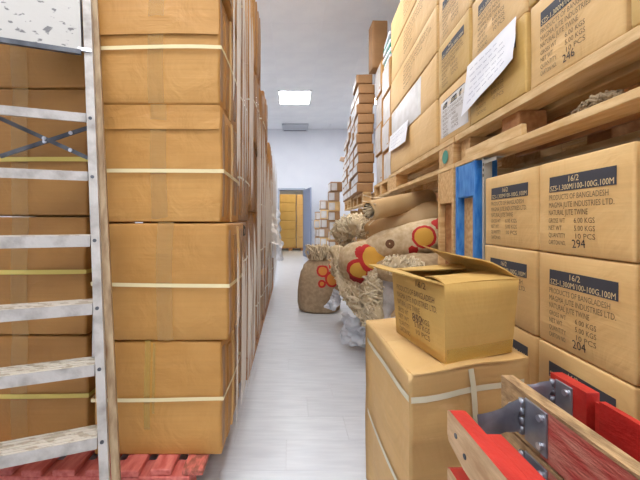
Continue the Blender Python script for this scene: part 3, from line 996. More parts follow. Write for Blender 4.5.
# ------------------------------------------------------------------ stepladder
def stepladder():
    t = thing('stepladder', 'old aluminium stepladder smeared with white paint leaning at the left stack', 'ladder', (-0.80, 0.97, 0))
    org = Vector((-0.80, 0.97, 0))
    u = Vector((0.937, 0.350, 0)).normalized()         # along the treads, to the right and away
    v = Vector((-0.350, 0.937, 0)).normalized()        # back
    def right(z):                                       # foot of the right stile's front face
        return Vector((-0.539 - 0.100 * z, 1.022 + 0.110 * z, z))
    def left(z):
        return Vector((-0.539 - 0.100 * z, 1.022 + 0.110 * z, z)) - u * (0.60 - 0.10 * z)
    def rail(name, a, b_, w, dp, m, off):
        mb = MB()
        vs = []
        for p in (a, b_):
            for (i, j) in ((-w, 0), (0, 0), (0, dp), (-w, dp)):
                vs.append(p + u * (i + off[0]) + v * (j + off[1]) - org)
        fs = [(3, 2, 1, 0), (4, 5, 6, 7), (0, 1, 5, 4), (1, 2, 6, 5), (2, 3, 7, 6), (3, 0, 4, 7)]
        mb.add(vs, fs, m)
        return link(name, mb.mesh(name), t)
    top = 1.95
    rail('stile', right(0.0), right(top), 0.026, 0.030, ALU, (0.0, 0.0))
    rail('stile', left(0.0), left(top), 0.028, 0.030, ALU, (0.028, 0.0))
    rail('rear_leg', right(0.0) + Vector((0.012, 0, 0)), right(top), 0.023, 0.030, ALU_D, (0.016, 0.030))['label'] = 'brown, grimy rear leg rail'
    rail('rear_leg', left(0.0), left(top), 0.026, 0.045, ALU_D, (0.0, 0.034))
    # treads (front edge at these heights)
    for z in (0.335, 0.550, 0.738, 0.955, 1.168, 1.372):
        a, b_ = left(z) + u * 0.03, right(z) - u * 0.028
        mb = MB()
        dp, th = 0.078, 0.036
        if z > 1.0:
            th = 0.030
        vs = []
        for p in (a, b_):
            for (j, k) in ((0, -th), (0, 0), (dp, 0.0), (dp, -0.012), (0.008, -th + 0.004)):
                vs.append(p + v * j + Vector((0, 0, k)) - org)
        n = 5
        mb.add(vs, [(0, 1, 2, 3, 4), (9, 8, 7, 6, 5)], ALU)
        mb.add([vs[0], vs[1], vs[6], vs[5]], [(0, 3, 2, 1)], ALU)
        mb.add([vs[1], vs[2], vs[7], vs[6]], [(0, 3, 2, 1)], TREAD)
        mb.add([vs[2], vs[3], vs[8], vs[7], vs[4], vs[9], vs[0], vs[5]], [(0, 3, 2, 1), (1, 2, 5, 4), (4, 5, 7, 6)], ALU)
        s = link('tread', mb.mesh('tread'), t)
        mb = MB()
        c = right(z) - u * 0.014 - org + Vector((0, 0, -0.016))
        mb.tube([c - v * 0.004, c + v * 0.01], 0.006, STEEL_D, 8)
        link('rivet', mb.mesh('rivet'), s)
        # tread grooves
        mb = MB()
        for g in range(4):
            p0, p1 = a + v * (0.012 + g * 0.018), b_ + v * (0.012 + g * 0.018)
            mb.bar(p0 - org + Vector((0, 0, 0.001)), p1 - org + Vector((0, 0, 0.001)), 0.006, 0.003, TREAD)
        link('tread_ribs', mb.mesh('tread_ribs'), s)
    # cross braces at the back
    def P(px, py, yy):
        return Vector(((px - 291) * yy / F_PX, yy, 1.0 - (py - 222) * yy / F_PX)) - org
    for (a, b_) in (((-0.998, 1.165, 1.356), (-0.724, 1.213, 1.228)), ((-1.0, 1.170, 1.226), (-0.726, 1.218, 1.338))):
        a, b_ = Vector(a) - org, Vector(b_) - org
        mb = MB(); mb.bar(a, b_, 0.006, 0.014, STEEL_D)
        br = link('cross_brace', mb.mesh('cross_brace'), t)
        for f in (0.80, 0.50):
            p = a.lerp(b_, f)
            mb = MB(); mb.tube([p - Vector((0, 0.006, 0)), p + Vector((0, 0.004, 0))], 0.007, BOLT, 8); link('brace_rivet', mb.mesh('brace_rivet'), br)
    # thin strut behind the lower half
    mb = MB(); mb.bar(right(0.54) - u * 0.040 + v * 0.06 - org, right(0.72) - u * 0.030 + v * 0.05 - org, 0.010, 0.010, ALU)
    link('strut', mb.mesh('strut'), t)
    # folded up platform
    mb = MB()
    z0, z1 = 1.595, 1.93
    a0, b0 = left(z0) + u * 0.03, right(z0) - u * 0.034
    a1, b1 = left(z1) + u * 0.03, right(z1) - u * 0.034
    vs = [a0, b0, b1, a1, a0 + v * 0.035 + Vector((0, 0, 0.012)), b0 + v * 0.035 + Vector((0, 0, 0.012)), b1 + v * 0.035, a1 + v * 0.035]
    vs = [p - org for p in vs]
    mb.add(vs[:4], [(0, 1, 2, 3)], SPLAT)
    mb.add(vs, [(0, 4, 5, 1), (1, 5, 6, 2), (2, 6, 7, 3), (3, 7, 4, 0), (7, 6, 5, 4)], STEEL_D)
    pf = link('platform', mb.mesh('platform'), t)
    pf['label'] = 'paint splattered folded platform'
    mb = MB(); mb.bar(b0 - u * 0.01 + Vector((0, 0, 0.006)) - org, b0 + u * 0.03 + Vector((0, 0, 0.006)) - org, 0.012, 0.012, BOLT)
    link('platform_pivot', mb.mesh('platform_pivot'), pf)
    # lip of the platform
    mb = MB(); mb.bar(a0 - v * 0.004 + Vector((0, 0, -0.006)) - org, b0 - v * 0.004 + Vector((0, 0, -0.006)) - org, 0.014, 0.016, STEEL_D)
    link('platform_lip', mb.mesh('platform_lip'), pf)
    return t


stepladder()

# ------------------------------------------------------------------ right side: goods along a line that leans off the aisle axis
SL = 0.0617
RZ = -math.atan(SL)
ES = Vector((math.sin(-RZ), math.cos(RZ), 0))
ED = Vector((math.cos(RZ), math.sin(RZ), 0))
O0 = Vector((0.787, 0, 0))


def RW(s, d, z):
    """Point s along the right-hand goods line, d behind its face, at height z."""
    p = O0 + ES * s + ED * d
    return (p.x, p.y, z)


def wall_carton(label, s0, s1, z, h, depth, m, seed, group, d=0.0, **kw):
    return carton(label, RW((s0 + s1) / 2, d + depth / 2, z), RZ + kw.pop('turn', 0.0), (depth, s1 - s0, h), m, seed, group, **kw)


# lower twine cartons on the floor
G1 = 'twine cartons stacked on the floor at right'
for ci, (s0, s1) in enumerate(((0.452, 0.812), (0.826, 1.176), (1.190, 1.548))):
    for r in range(4):
        pr = 'none'
        if ci == 1: pr = {3: '294', 2: '204'}.get(r, 'none')
        lb = 'twine carton with dark printed band, %s layer of the %s floor column at right' % (('bottom', 'second', 'third', 'top')[r], ('nearest', 'middle', 'farthest')[ci])
        if ci == 1 and r == 3: lb = 'top twine carton under the shelf, hand numbered 294 below its dark band'
        if ci == 1 and r == 2: lb = 'twine carton hand numbered 204, just below the one numbered 294'
        wall_carton(lb, s0, s1, r * 0.30, 0.297, 0.36, CB_RIGHT, 3 + (r + ci) % 3, G1, d=(-0.004, 0.0, -0.006, -0.002)[(r + ci) % 4], prints=pr, bulge=0.003, amp=0.003)

# pallets carrying the upper goods
PB = 1.300
def shelf_pallet(label, s0, s1, d, blocks, n=7, dz=0.0):
    return pallet(label, RW(s0, d, PB + dz), RZ, 0.86, s1 - s0, 'y', 0.175, 6, WOOD_Y, group='pallets carrying the upper goods', block=WOOD, blocks_y=[(a - s0, b - s0) for a, b in blocks], bt=0.026, tt=0.034)


shelf_pallet('wooden pallet under the upper twine cartons nearest the viewer', -0.12, 0.775, 0.0, ((-0.12, 0.0), (0.28, 0.40), (0.66, 0.77)))
p1 = shelf_pallet('wooden pallet with brown middle blocks above the blue upright', 0.79, 1.875, 0.0, ((0.80, 0.86), (1.345, 1.47), (1.76, 1.87)))
mb = MB(); mb.box(0.24, 0.262, 0.02, 0.95, 0.027, 0.139, WOOD_D, 0.002)
link('inner_stringer', mb.mesh('inner_stringer'), p1)
for ch in p1.children:
    if ch.name.startswith('block') and abs(sum(v.co.y for v in ch.data.vertices) / len(ch.data.vertices) - 0.62) < 0.1:
        ch.data.materials[0] = WOOD_D
    if ch.name.startswith('block') and min(v.co.x for v in ch.data.vertices) < 0.05:
        near = max(v.co.y for v in ch.data.vertices) < 0.1
        ch.location.x = 0.26 if near else 0.028
p2 = shelf_pallet('wooden pallet with a green round mark on its end block', 1.895, 3.50, 0.0, ((1.90, 2.12), (3.2, 3.48)))
shelf_pallet('wooden pallet under the white faced carton columns', 3.56, 4.52, 0.03, ((3.58, 3.7), (4.0, 4.12), (4.38, 4.5)))
shelf_pallet('wooden pallet under the tall stack of flat cartons', 4.56, 5.72, -0.10, ((4.57, 4.72), (5.1, 5.24), (5.56, 5.7)), dz=-0.07)
shelf_pallet('wooden pallet at the far end of the upper goods', 5.78, 7.0, -0.12, ((5.8, 5.95), (6.3, 6.45), (6.85, 6.98)), dz=-0.07)
# green round mark and brown stamp printed on blocks
mb = MB()
n = 14
vs = [(-0.0015, 0.115 + 0.045 * math.cos(2 * math.pi * k / n), 0.083 + 0.040 * math.sin(2 * math.pi * k / n)) for k in range(n)]
mb.add(vs, [tuple(range(n))[::-1]], GREEN)
o = link('round_stamp', mb.mesh('round_stamp'), p2); o['label'] = 'green round stamp'

# loose timber and jute fibre inside the pallet opening
mb = MB(); mb.box(0, 0.022, 0, 0.47, 0, 0.045, WOOD_Y, 0.002)
tag(link('timber_plank', mb.mesh('timber_plank'), None, RW(1.285, 0.002, 1.3265), (0, 0, RZ)), 'pale loose plank lying inside the pallet above the blue upright', 'plank')

# supports
def upright_pallet(label, s0, s1, d, m, block_m, h=1.299, dep=0.36, blk_h=0.17, inner=None):
    """A pallet stood on its end, seen along its edge: two board faces with blocks between."""
    t = thing('upright_pallet', label, 'pallet', RW(s0, d, 0), RZ)
    L = s1 - s0
    nb = max(1, round(dep / 0.13))
    for yy in (0.0, L - 0.024):
        for k in range(nb):
            a = k * dep / nb
            mb = MB(); mb.box(a, a + dep / nb - 0.03, yy, yy + 0.024, 0, h, m, 0.002)
            link('deck_board', mb.mesh('deck_board'), t)
    for zz in (0.0, (h - blk_h) / 2, h - blk_h):
        for x in ((0.0, dep - 0.13) if dep > 0.3 else (0.0,)):
            if x < 0.1 and 0 < zz < h - blk_h - 0.01:
                continue
            mb = MB(); mb.box(x + (0.0 if x else 0.003), x + 0.105, 0.025, L - 0.025, zz, zz + blk_h, block_m, 0.003)
            link('block', mb.mesh('block'), t)
    mb = MB(); mb.box(0.035, 0.055, 0.026, L - 0.026, blk_h + 0.002, h - blk_h - 0.002, inner or WOOD, 0.002)
    link('inner_board', mb.mesh('inner_board'), t)
    return t


upright_pallet('blue painted pallet standing on end beside the lower twine cartons', 1.645, 1.868, 0.0, BLUEW, BLUEW, dep=0.135, inner=WOOD)
upright_pallet('bare wooden pallet standing on end beside the jute rolls', 1.90, 2.13, 0.0, WOOD, WOOD, blk_h=0.19, inner=WOOD_D)
upright_pallet('bare wooden pallet standing on end far back behind the jute rolls', 3.42, 3.62, 0.50, WOOD, WOOD_D, dep=0.36)
upright_pallet('bare wooden pallet standing on end under the flat carton stack', 4.58, 4.76, 0.25, WOOD, WOOD_D, h=1.228, dep=0.5)
upright_pallet('bare wooden pallet standing on end at the far shelf end', 5.66, 5.84, 0.0, WOOD, WOOD_D, h=1.228, dep=0.6)
upright_pallet('bare wooden pallet standing on end, last before the far wall', 6.8, 6.98, 0.0, WOOD, WOOD_D, h=1.228, dep=0.6)
upright_pallet('bare wooden pallet standing on end behind the nearest twine cartons', 0.5, 0.7, 0.42, WOOD, WOOD_D, dep=0.4)

# slotted angle post
t = thing('slotted_angle_post', 'white perforated steel angle post beside the farthest twine cartons', 'post', RW(1.575, 0.01, 0), RZ)
mb = MB()
mb.box(0, 0.003, 0, 0.020, 0, 1.298, GREYP); mb.box(0, 0.034, 0, 0.003, 0, 1.298, GREYP)
link('angle', mb.mesh('angle'), t)
for z in (1.21, 1.235, 1.26):
    mb = MB(); mb.box(-0.001, 0.0, 0.006, 0.014, z, z + 0.014, HOLE); link('slot', mb.mesh('slot'), t)
mb = MB(); mb.box(0, 0.034, -0.10, 0.0, 1.283, 1.286, GREYP); mb.box(0, 0.003, -0.10, 0.0, 1.27, 1.286, GREYP)
link('bracket_arm', mb.mesh('bracket_arm'), t)

# upper twine cartons
ZT = PB + 0.1755
G2 = 'twine cartons on the upper pallets'
UP = [((0.478, 0.842), 'nearest'), ((0.863, 1.236), 'second nearest'), ((1.252, 1.685), 'third nearest'), ((1.702, 2.118), 'farthest')]
for ci, ((s0, s1), nm) in enumerate(UP):
    for r in range(4):
        lb = 'upper twine carton, %s row above the pallets, column %s to the viewer' % (('bottom', 'second', 'third', 'top')[r], nm)
        pr = '246' if (ci == 1 and r == 0) else ('none' if ci != 2 or r else 'plain')
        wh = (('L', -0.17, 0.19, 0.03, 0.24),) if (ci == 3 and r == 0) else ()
        wall_carton(lb, s0, s1, ZT + r * 0.30, 0.297, 0.36, CB_RIGHT if (ci + r) % 2 else CB_YEL, 3 + (r + ci * 2) % 4, G2,
                    d=(0.0, 0.004, -0.002, 0.003)[(r + ci) % 4], prints=pr, whites=wh, bulge=0.004, amp=0.004)


def sheet(name, label, pts, m, seed, rows_, ink, nlines=5, amp=0.004, ins=0.1, curl=0.006):
    """Paper with written lines on a bilinear patch: pts are bottom-far, bottom-near, top-near, top-far."""
    a, b_, c, d = [Vector(p) for p in pts]
    base = (a + b_ + c + d) / 4
    nrm = (b_ - a).cross(d - a).normalized()
    def P(s, t_, off=0.0):
        p = (a * (1 - s) + b_ * s) * (1 - t_) + (d * (1 - s) + c * s) * t_
        k = amp * noise.noise(Vector((s * 3 + seed, t_ * 3, 0))) + 0.012 * max(0, s - 0.75) * (1 - t_) * 2 + curl * (1 - t_) ** 2
        return p - base + nrm * (k + off)
    vs, fs = [], []
    n = 12
    for j in range(n + 1):
        for i in range(n + 1):
            vs.append(P(i / n, j / n))
    for j in range(n):
        for i in range(n):
            q = j * (n + 1) + i
            fs.append((q, q + 1, q + n + 2, q + n + 1))
    o = link(name, MB().add(vs, fs, m).mesh(name, True), None, base)
    tag(o, label, 'paper')
    rn = random.Random(seed)
    if rows_:
        mb = MB()
        for r in range(nlines):
            t_ = 1 - ins - (1 - 2 * ins) * (r + 0.5) / nlines
            s = 0.10 + rn.uniform(0, 0.05)
            end = rn.uniform(0.6, 0.92)
            while s < end:
                w = rn.uniform(0.05, 0.13)
                k = 0
                pts2 = []
                while k <= 10:
                    pts2.append((s + w * k / 10, t_ + (0.022 if k % 2 else -0.018) * rn.uniform(0.5, 1.0)))
                    k += 1
                for (p0, p1) in zip(pts2[:-1], pts2[1:]):
                    q0, q1 = P(*p0, 0.0012), P(*p1, 0.0012)
                    up = P(p0[0], p0[1] + 0.012, 0.0012) - q0
                    mb.add([q0, q1, q1 + up, q0 + up], [(0, 1, 2, 3)], ink)
                s += w + 0.03
        link('handwriting', mb.mesh('handwriting'), o)['kind'] = 'stuff'
    return o


sheet('paper_sheet', 'large white handwritten paper sheet hanging over the third upper twine carton',
      [RW(1.735, -0.022, 1.535), RW(1.268, -0.026, 1.610), RW(1.292, -0.012, 1.782), RW(1.70, -0.012, 1.776)], PAPER, 4, True, PEN_SOFT, 6)
sheet('paper_sheet', 'white paper sheet hanging on the lowest long carton with curled corner',
      [RW(3.39, -0.020, 1.69), RW(2.72, -0.030, 1.645), RW(2.75, -0.010, 1.83), RW(3.40, -0.010, 1.85)], PAPER, 9, True, PEN_SOFT, 4)

# long cartons
for r in range(5):
    wall_carton('long pale carton beside the farthest upper twine column, %s layer' % ('bottom', 'second', 'third', 'fourth', 'top')[r], 2.15, 3.39, ZT + r * 0.30, 0.297, 0.45, CB_RIGHT, 21 + r, 'long cartons on the pallet with the green mark',
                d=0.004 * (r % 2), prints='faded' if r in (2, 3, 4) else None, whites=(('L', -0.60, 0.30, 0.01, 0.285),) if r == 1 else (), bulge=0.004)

# white faced columns
for c, (s0, s1) in enumerate(((3.58, 4.0), (4.02, 4.44))):
    for r in range(4):
        h = 0.318 if c == 0 else 0.362
        wall_carton('white faced carton, %s layer, %s column past the long cartons' % (('bottom', 'second', 'third', 'top')[r], ('near', 'far')[c]), s0, s1 - 0.004 * r, ZT + r * h, h - 0.003, 0.42, CB_LEFT, 41 + (r + c) % 3,
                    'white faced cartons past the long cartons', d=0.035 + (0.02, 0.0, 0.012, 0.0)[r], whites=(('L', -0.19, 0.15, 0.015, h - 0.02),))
# tall carton and striped stack on top
carton('tall narrow brown carton standing on top near the ceiling', (1.108, 4.33, ZT + 4 * 0.362), 0.02, (0.19, 0.20, 0.585), CB_DULL, 61)
for k in range(7):
    mb = MB(); mb.box(-0.15, 0.15, -0.17, 0.17, 0, 0.040, (PAPER if k % 2 == 0 else GREEN), 0.004)
    o = link('flat_pack', mb.mesh('flat_pack'), None, RW(3.78 + 0.012 * (k % 3), 0.19 + 0.01 * (k % 2), ZT + 4 * 0.318 + k * 0.0405), (0, 0, RZ + 0.05 * ((k % 3) - 1)))
    tag(o, '%s flat pack, %s from below in the striped pile near the ceiling' % ('white' if k % 2 == 0 else 'green', ORD[k]), 'pack', 'white and green flat packs near the ceiling')

# tall stack of flat cartons, running on along the aisle
rnd = random.Random(21)
for c in range(5):
    s0 = 4.62 + c * 0.47
    top = 12 - (0, 1, 2, 4, 6)[c]
    for r in range(top):
        lb = 'flat brown carton, %s from the bottom, %s column of the tall stack' % (ORD[r], ORD[c])
        wall_carton(lb, s0, s0 + 0.44, ZT - 0.07 + r * 0.134, 0.126, 0.215, CB_DULL, 71 + (r + c) % 3, 'flat cartons stacked high on the right', d=-0.165 + rnd.uniform(-0.016, 0.016), turn=rnd.uniform(-0.025, 0.025),
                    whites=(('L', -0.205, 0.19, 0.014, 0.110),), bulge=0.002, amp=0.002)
carton('small tilted carton stuck out of the far flat carton stack', RW(6.9, -0.12, ZT - 0.07 + 6 * 0.134), RZ + 0.5, (0.16, 0.2, 0.09), CB_SIDE, 5, tilt=(0.25, 0.2))

# floor stacks near the doorway
for c, (x, yy, n, h, w) in enumerate(((0.93, 7.3, 9, 0.205, 0.24), (0.80, 8.05, 7, 0.215, 0.24), (0.72, 8.7, 6, 0.21, 0.22), (1.02, 8.3, 8, 0.21, 0.24))):
    for r in range(n):
        carton('small carton, %s from the floor, %s stack by the far door' % (ORD[r], ('nearest', 'middle', 'farthest', 'rearmost right')[c]), (x + rnd.uniform(-0.02, 0.02), yy, r * h), RZ + rnd.uniform(-0.08, 0.08),
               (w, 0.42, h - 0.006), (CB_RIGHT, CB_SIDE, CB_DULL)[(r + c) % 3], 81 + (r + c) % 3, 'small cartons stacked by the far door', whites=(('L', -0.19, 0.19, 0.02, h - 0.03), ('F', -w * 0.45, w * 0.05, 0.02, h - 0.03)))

# cartons in the store room
t = pallet('wooden pallet under the cartons in the store room', (-0.52, 11.85, 0), 0, 1.0, 0.8, 'x', 0.10, 5, WOOD_D, blk=0.14)
for r in range(6):
    carton('yellowish carton seen through the doorway, %s layer, left column' % ORD[r], (-0.14, 12.15, 0.101 + r * 0.312), 0, (0.62, 0.5, 0.308), CB_YEL, 91 + r % 3, 'cartons in the store room')
for r in range(5):
    carton('pale carton seen through the doorway, %s layer, right column' % ORD[r], (0.33, 12.10, 0.101 + r * 0.372), 0, (0.26, 0.5, 0.368), CB_RIGHT, 94 + r % 3, 'cartons in the store room')

# ------------------------------------------------------------------ jute sacks, rolls and fibre under the shelf
def sack_mesh(L, R, seed, m, squash=(1, 1), power=0.38, wr=0.012, ends=None):
    """Filled sack along local x."""
    mb = MB()
    nr, ns = 30, 32
    vs, fs = [], []
    for i in range(nr + 1):
        t_ = i / nr
        r = R * max(0.03, math.sin(math.pi * min(1, max(0, t_)))) ** power
        x = (t_ - 0.5) * L
        for k in range(ns):
            a = 2 * math.pi * k / ns
            p = Vector((x * 5, math.cos(a) * 1.6, math.sin(a) * 1.6))
            w = 1 + (wr / R) * (noise.noise(p * 1.3 + Vector((seed, 0, 0))) * 2 + noise.noise(p * 3.4 + Vector((0, seed, 0))))
            pl = 1 + 0.05 * math.cos(a * 9 + seed) * max(0, abs(t_ - 0.5) * 2 - 0.7) * 3
            vs.append((x, math.cos(a) * r * w * pl * squash[0], math.sin(a) * r * w * pl * squash[1]))
    for i in range(nr):
        for k in range(ns):
            fs.append((i * ns + k, (i + 1) * ns + k, (i + 1) * ns + (k + 1) % ns, i * ns + (k + 1) % ns))
    fs.append(tuple(range(ns)))
    fs.append(tuple(nr * ns + k for k in range(ns))[::-1])
    return mb.add(vs, fs, m)


def along(o, a, b_):
    """Lay an object's local x axis from a to b."""
    a, b_ = Vector(a), Vector(b_)
    o.location = (a + b_) / 2
    d = (b_ - a).normalized()
    side = Vector((0, 0, 1)).cross(d).normalized()
    up = d.cross(side)
    o.rotation_euler = Matrix((d, side, up)).transposed().to_euler()
    return o


RED, YEL, ORG = lin(196, 44, 40), lin(222, 166, 66), lin(214, 138, 60)

# printed roll under the shelf
PR1 = printed_jute('printed_jute_roll', [((0.115, -0.105, 0.005), 0.088, 0.80, RED, YEL), ((-0.12, -0.105, 0.012), 0.042, 0.5, lin(120, 80, 50), lin(220, 190, 140))],
                   reds=(((0.26, -0.08, 0.085), 0.085, RED), ((0.02, -0.09, -0.06), 0.055, RED), ((0.27, -0.10, 0.0), 0.075, RED)))
o = link('jute_roll', sack_mesh(0.66, 0.125, 3, PR1, power=0.16, wr=0.006).mesh('jute_roll', True))
along(o, (0.60, 2.66, 0.775), (1.16, 2.42, 0.945))
tag(o, 'printed jute roll with a yellow disc ringed in red under the shelf', 'jute roll')
# kraft wrapped bale behind it
o = link('wrapped_bale', sack_mesh(0.74, 0.15, 5, KRAFTW, power=0.10, wr=0.003).mesh('wrapped_bale', True))
along(o, (0.66, 2.92, 0.93), (1.32, 2.70, 1.06))
tag(o, 'large smooth kraft wrapped bale lying behind the printed jute roll', 'bale')
# thin kraft tube, open end to the aisle
t = thing('kraft_tube', 'thin kraft tube with open frayed end on top of the bale', 'tube', (0.60, 2.62, 1.085))
mb = MB()
n = 20
ax = (Vector((1.16, 2.86, 1.20)) - Vector((0.60, 2.62, 1.085)))
L = ax.length
prof = [(0.0, 0.062), (0.0, 0.076), (0.05, 0.080), (L, 0.078), (L, 0.0)]
inn = [(0.0, 0.062), (0.20, 0.060)]
def lathe(prof, m, mb):
    vs, fs = [], []
    for (x, r) in prof:
        for k in range(n):
            a = 2 * math.pi * k / n
            rr = r * (1 + 0.05 * noise.noise(Vector((x * 4, math.cos(a), math.sin(a)))))
            vs.append((x, rr * math.cos(a), rr * math.sin(a)))
    for i in range(len(prof) - 1):
        for k in range(n):
            fs.append((i * n + k, (i + 1) * n + k, (i + 1) * n + (k + 1) % n, i * n + (k + 1) % n))
    mb.add(vs, fs, m)
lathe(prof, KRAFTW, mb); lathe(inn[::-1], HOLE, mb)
d = ax.normalized(); side = Vector((0, 0, 1)).cross(d).normalized(); up = d.cross(side)
t.rotation_euler = Matrix((d, side, up)).transposed().to_euler()
link('tube_wall', mb.mesh('tube_wall', True), t)
rn = random.Random(4)
mb = MB()
for k in range(40):
    y0, z0 = rn.gauss(0, 0.02), rn.gauss(0, 0.022)
    mb.tube([(0.16, y0, z0), (0.04, y0 * 1.3, z0 * 1.3), (-0.02 + rn.uniform(-0.02, 0.02), y0 * 1.8 + rn.gauss(0, 0.008), z0 * 1.8 - 0.01)], 0.005, FIBRE, 4)
o = link('fibre_end', mb.mesh('fibre_end'), t); o['kind'] = 'stuff'
# roll below
o = link('jute_roll', sack_mesh(0.66, 0.095, 9, JUTE, power=0.16, wr=0.008).mesh('jute_roll', True))
along(o, (0.66, 2.44, 0.655), (1.22, 2.30, 0.72))
tag(o, 'plain brown jute roll lying under the printed jute roll', 'jute roll')
# sacks that carry the heap
for k, (a, b_, R, lb) in enumerate((((0.62, 2.55, 0.24), (1.3, 2.35, 0.24), 0.24, 'full brown jute sack on the floor at the bottom of the heap, nearest'),
                                    ((0.62, 3.12, 0.27), (1.35, 3.0, 0.27), 0.27, 'full brown jute sack on the floor at the bottom of the heap, rearmost'),
                                    ((0.70, 2.62, 0.55), (1.34, 2.60, 0.55), 0.15, 'slack brown jute sack in the middle of the heap'),
                                    ((0.66, 2.98, 0.67), (1.34, 2.86, 0.70), 0.17, 'slack brown jute sack under the kraft wrapped bale'))):
    o = link('jute_sack', sack_mesh((Vector(b_) - Vector(a)).length, R, 20 + k, JUTE, power=0.3).mesh('jute_sack', True))
    along(o, a, b_)
    tag(o, lb, 'sack')
# printed sack end facing the aisle
PR2 = printed_jute('printed_sack', [((-0.14, -0.135, -0.075), 0.100, 0.72, RED, YEL), ((-0.045, -0.155, 0.055), 0.130, 0.74, RED, YEL)],
                   reds=(((0.04, -0.08, 0.13), 0.10, RED), ((0.08, -0.15, 0.0), 0.09, RED), ((-0.10, -0.08, -0.15), 0.09, lin(150, 36, 34)), ((-0.13, -0.10, 0.06), 0.07, RED)))
o = link('jute_sack', sack_mesh(0.46, 0.175, 13, PR2, power=0.36, wr=0.012).mesh('jute_sack', True))
o.location = (0.60, 2.66, 0.675); o.rotation_euler = (0, 0.25, 0.30)
tag(o, 'jute sack printed with two large yellow discs ringed in red facing the aisle', 'sack')


# sack standing on the floor in the aisle
def standing_sack():
    discs = [((0.025, -0.155, 0.47), 0.078, 0.74, RED, ORG), ((0.125, -0.13, 0.37), 0.092, 0.76, RED, ORG), ((0.16, -0.08, 0.50), 0.08, 0.74, RED, ORG), ((0.01, -0.18, 0.33), 0.05, 0.6, RED, ORG)]
    m = printed_jute('printed_standing_sack', discs)
    m.node_tree.nodes['Color Ramp'].color_ramp.elements[0].color = lin(164, 138, 108)
    m.node_tree.nodes['Color Ramp'].color_ramp.elements[1].color = lin(186, 160, 128)
    mb = MB()
    prof = [(0.0, 0.0), (0.0, 0.20), (0.02, 0.232), (0.10, 0.245), (0.22, 0.24), (0.34, 0.225), (0.44, 0.20), (0.51, 0.165), (0.555, 0.12), (0.575, 0.09), (0.60, 0.10), (0.625, 0.115)]
    ns = 36
    vs, fs = [], []
    for i, (z, r) in enumerate(prof):
        for k in range(ns):
            a = 2 * math.pi * k / ns
            w = 1 + 0.06 * noise.noise(Vector((math.cos(a) * 1.5, math.sin(a) * 1.5, z * 4))) + (0.10 * math.cos(7 * a) if z > 0.5 else 0.015 * math.cos(5 * a + z * 6))
            zz = z + (0.03 * math.cos(3 * a) if z > 0.58 else 0.0)
            vs.append((math.cos(a) * r * w - 0.03 * z, math.sin(a) * r * w * 0.78, zz))
    for i in range(len(prof) - 1):
        for k in range(ns):
            fs.append((i * ns + k, i * ns + (k + 1) % ns, (i + 1) * ns + (k + 1) % ns, (i + 1) * ns + k))
    mb.add(vs, fs, m)
    t = link('jute_sack', mb.mesh('jute_sack', True), None, (0.325, 3.86, 0.0))
    tag(t, 'brown jute sack printed with orange discs standing on the aisle floor', 'sack')
    rn = random.Random(6)
    mb = MB()
    for k in range(70):
        a = rn.uniform(0, 6.28); r = 0.11 * rn.random() ** 0.5
        p = Vector((math.cos(a) * r - 0.02, math.sin(a) * r * 0.8, 0.575))
        mb.tube([p, p * 1.1 + Vector((rn.gauss(0, 0.02), rn.gauss(0, 0.02), 0.028)), p * 1.25 + Vector((rn.gauss(0, 0.03), rn.gauss(0, 0.03), rn.uniform(0.0, 0.03)))], 0.009, FIBRE, 4)
    o = link('fibre_filling', mb.mesh('fibre_filling'), t); o['kind'] = 'stuff'


standing_sack()


def fibre_bundle(label, spine, rad, n, seed, m=FIBRE, core=FIBRE_D):
    """A hank of raw jute fibre: lumpy core and many wavy strands along a spine."""
    rn = random.Random(seed)
    P = [Vector(p) for p in spine]
    base = P[0].copy()
    def at(t_):
        f = t_ * (len(P) - 1)
        i = min(int(f), len(P) - 2)
        return P[i].lerp(P[i + 1], f - i)
    t = thing('jute_fibre_bundle', label, 'jute fibre', base)
    mb = MB()
    pts, rs = [], []
    for i in range(31):
        u = i / 30
        pts.append(at(u) - base + noise.noise_vector(Vector((u * 5, seed, 0))) * rad * 0.2)
        rs.append(rad * (0.55 + 0.35 * math.sin(math.pi * u) + 0.2 * noise.noise(Vector((u * 6, seed, 2)))))
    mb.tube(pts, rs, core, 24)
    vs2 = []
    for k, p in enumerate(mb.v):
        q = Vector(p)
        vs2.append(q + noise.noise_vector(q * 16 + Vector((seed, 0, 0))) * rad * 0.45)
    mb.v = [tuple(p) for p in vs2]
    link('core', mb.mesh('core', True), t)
    mb = MB()
    for k in range(n):
        a = rn.uniform(0, 2 * math.pi)
        u0 = rn.uniform(-0.05, 0.75)
        ln = rn.uniform(0.18, 0.42)
        rr = rad * rn.uniform(0.65, 1.05)
        tw = rn.uniform(-2.6, 2.6)
        pts = []
        ph = rn.uniform(0, 6)
        for s in range(7):
            u = max(0.0, min(1.0, u0 + ln * s / 6))
            c = at(u)
            dd = (at(min(1, u + 0.05)) - at(max(0, u - 0.05))).normalized()
            sx = dd.cross(Vector((0.3, 0.2, 1))).normalized()
            sy = dd.cross(sx)
            ang = a + tw * ln * s / 6 + 0.55 * math.sin(ph + s * 2.1)
            rk = rr * (0.8 + 0.34 * math.sin(ph * 2 + s * 2.0)) * (0.72 + 0.35 * math.sin(math.pi * u))
            pts.append(c + (sx * math.cos(ang) + sy * math.sin(ang)) * rk - base)
        th = rn.uniform(0.005, 0.013) * (rad / 0.1) ** 0.5
        mb.tube(pts, [th * q for q in (0.4, 0.9, 1.1, 1.0, 1.1, 0.8, 0.3)], m, 4, False)
    o = link('fibre_strands', mb.mesh('fibre_strands', True), t)
    o['kind'] = 'stuff'
    return t


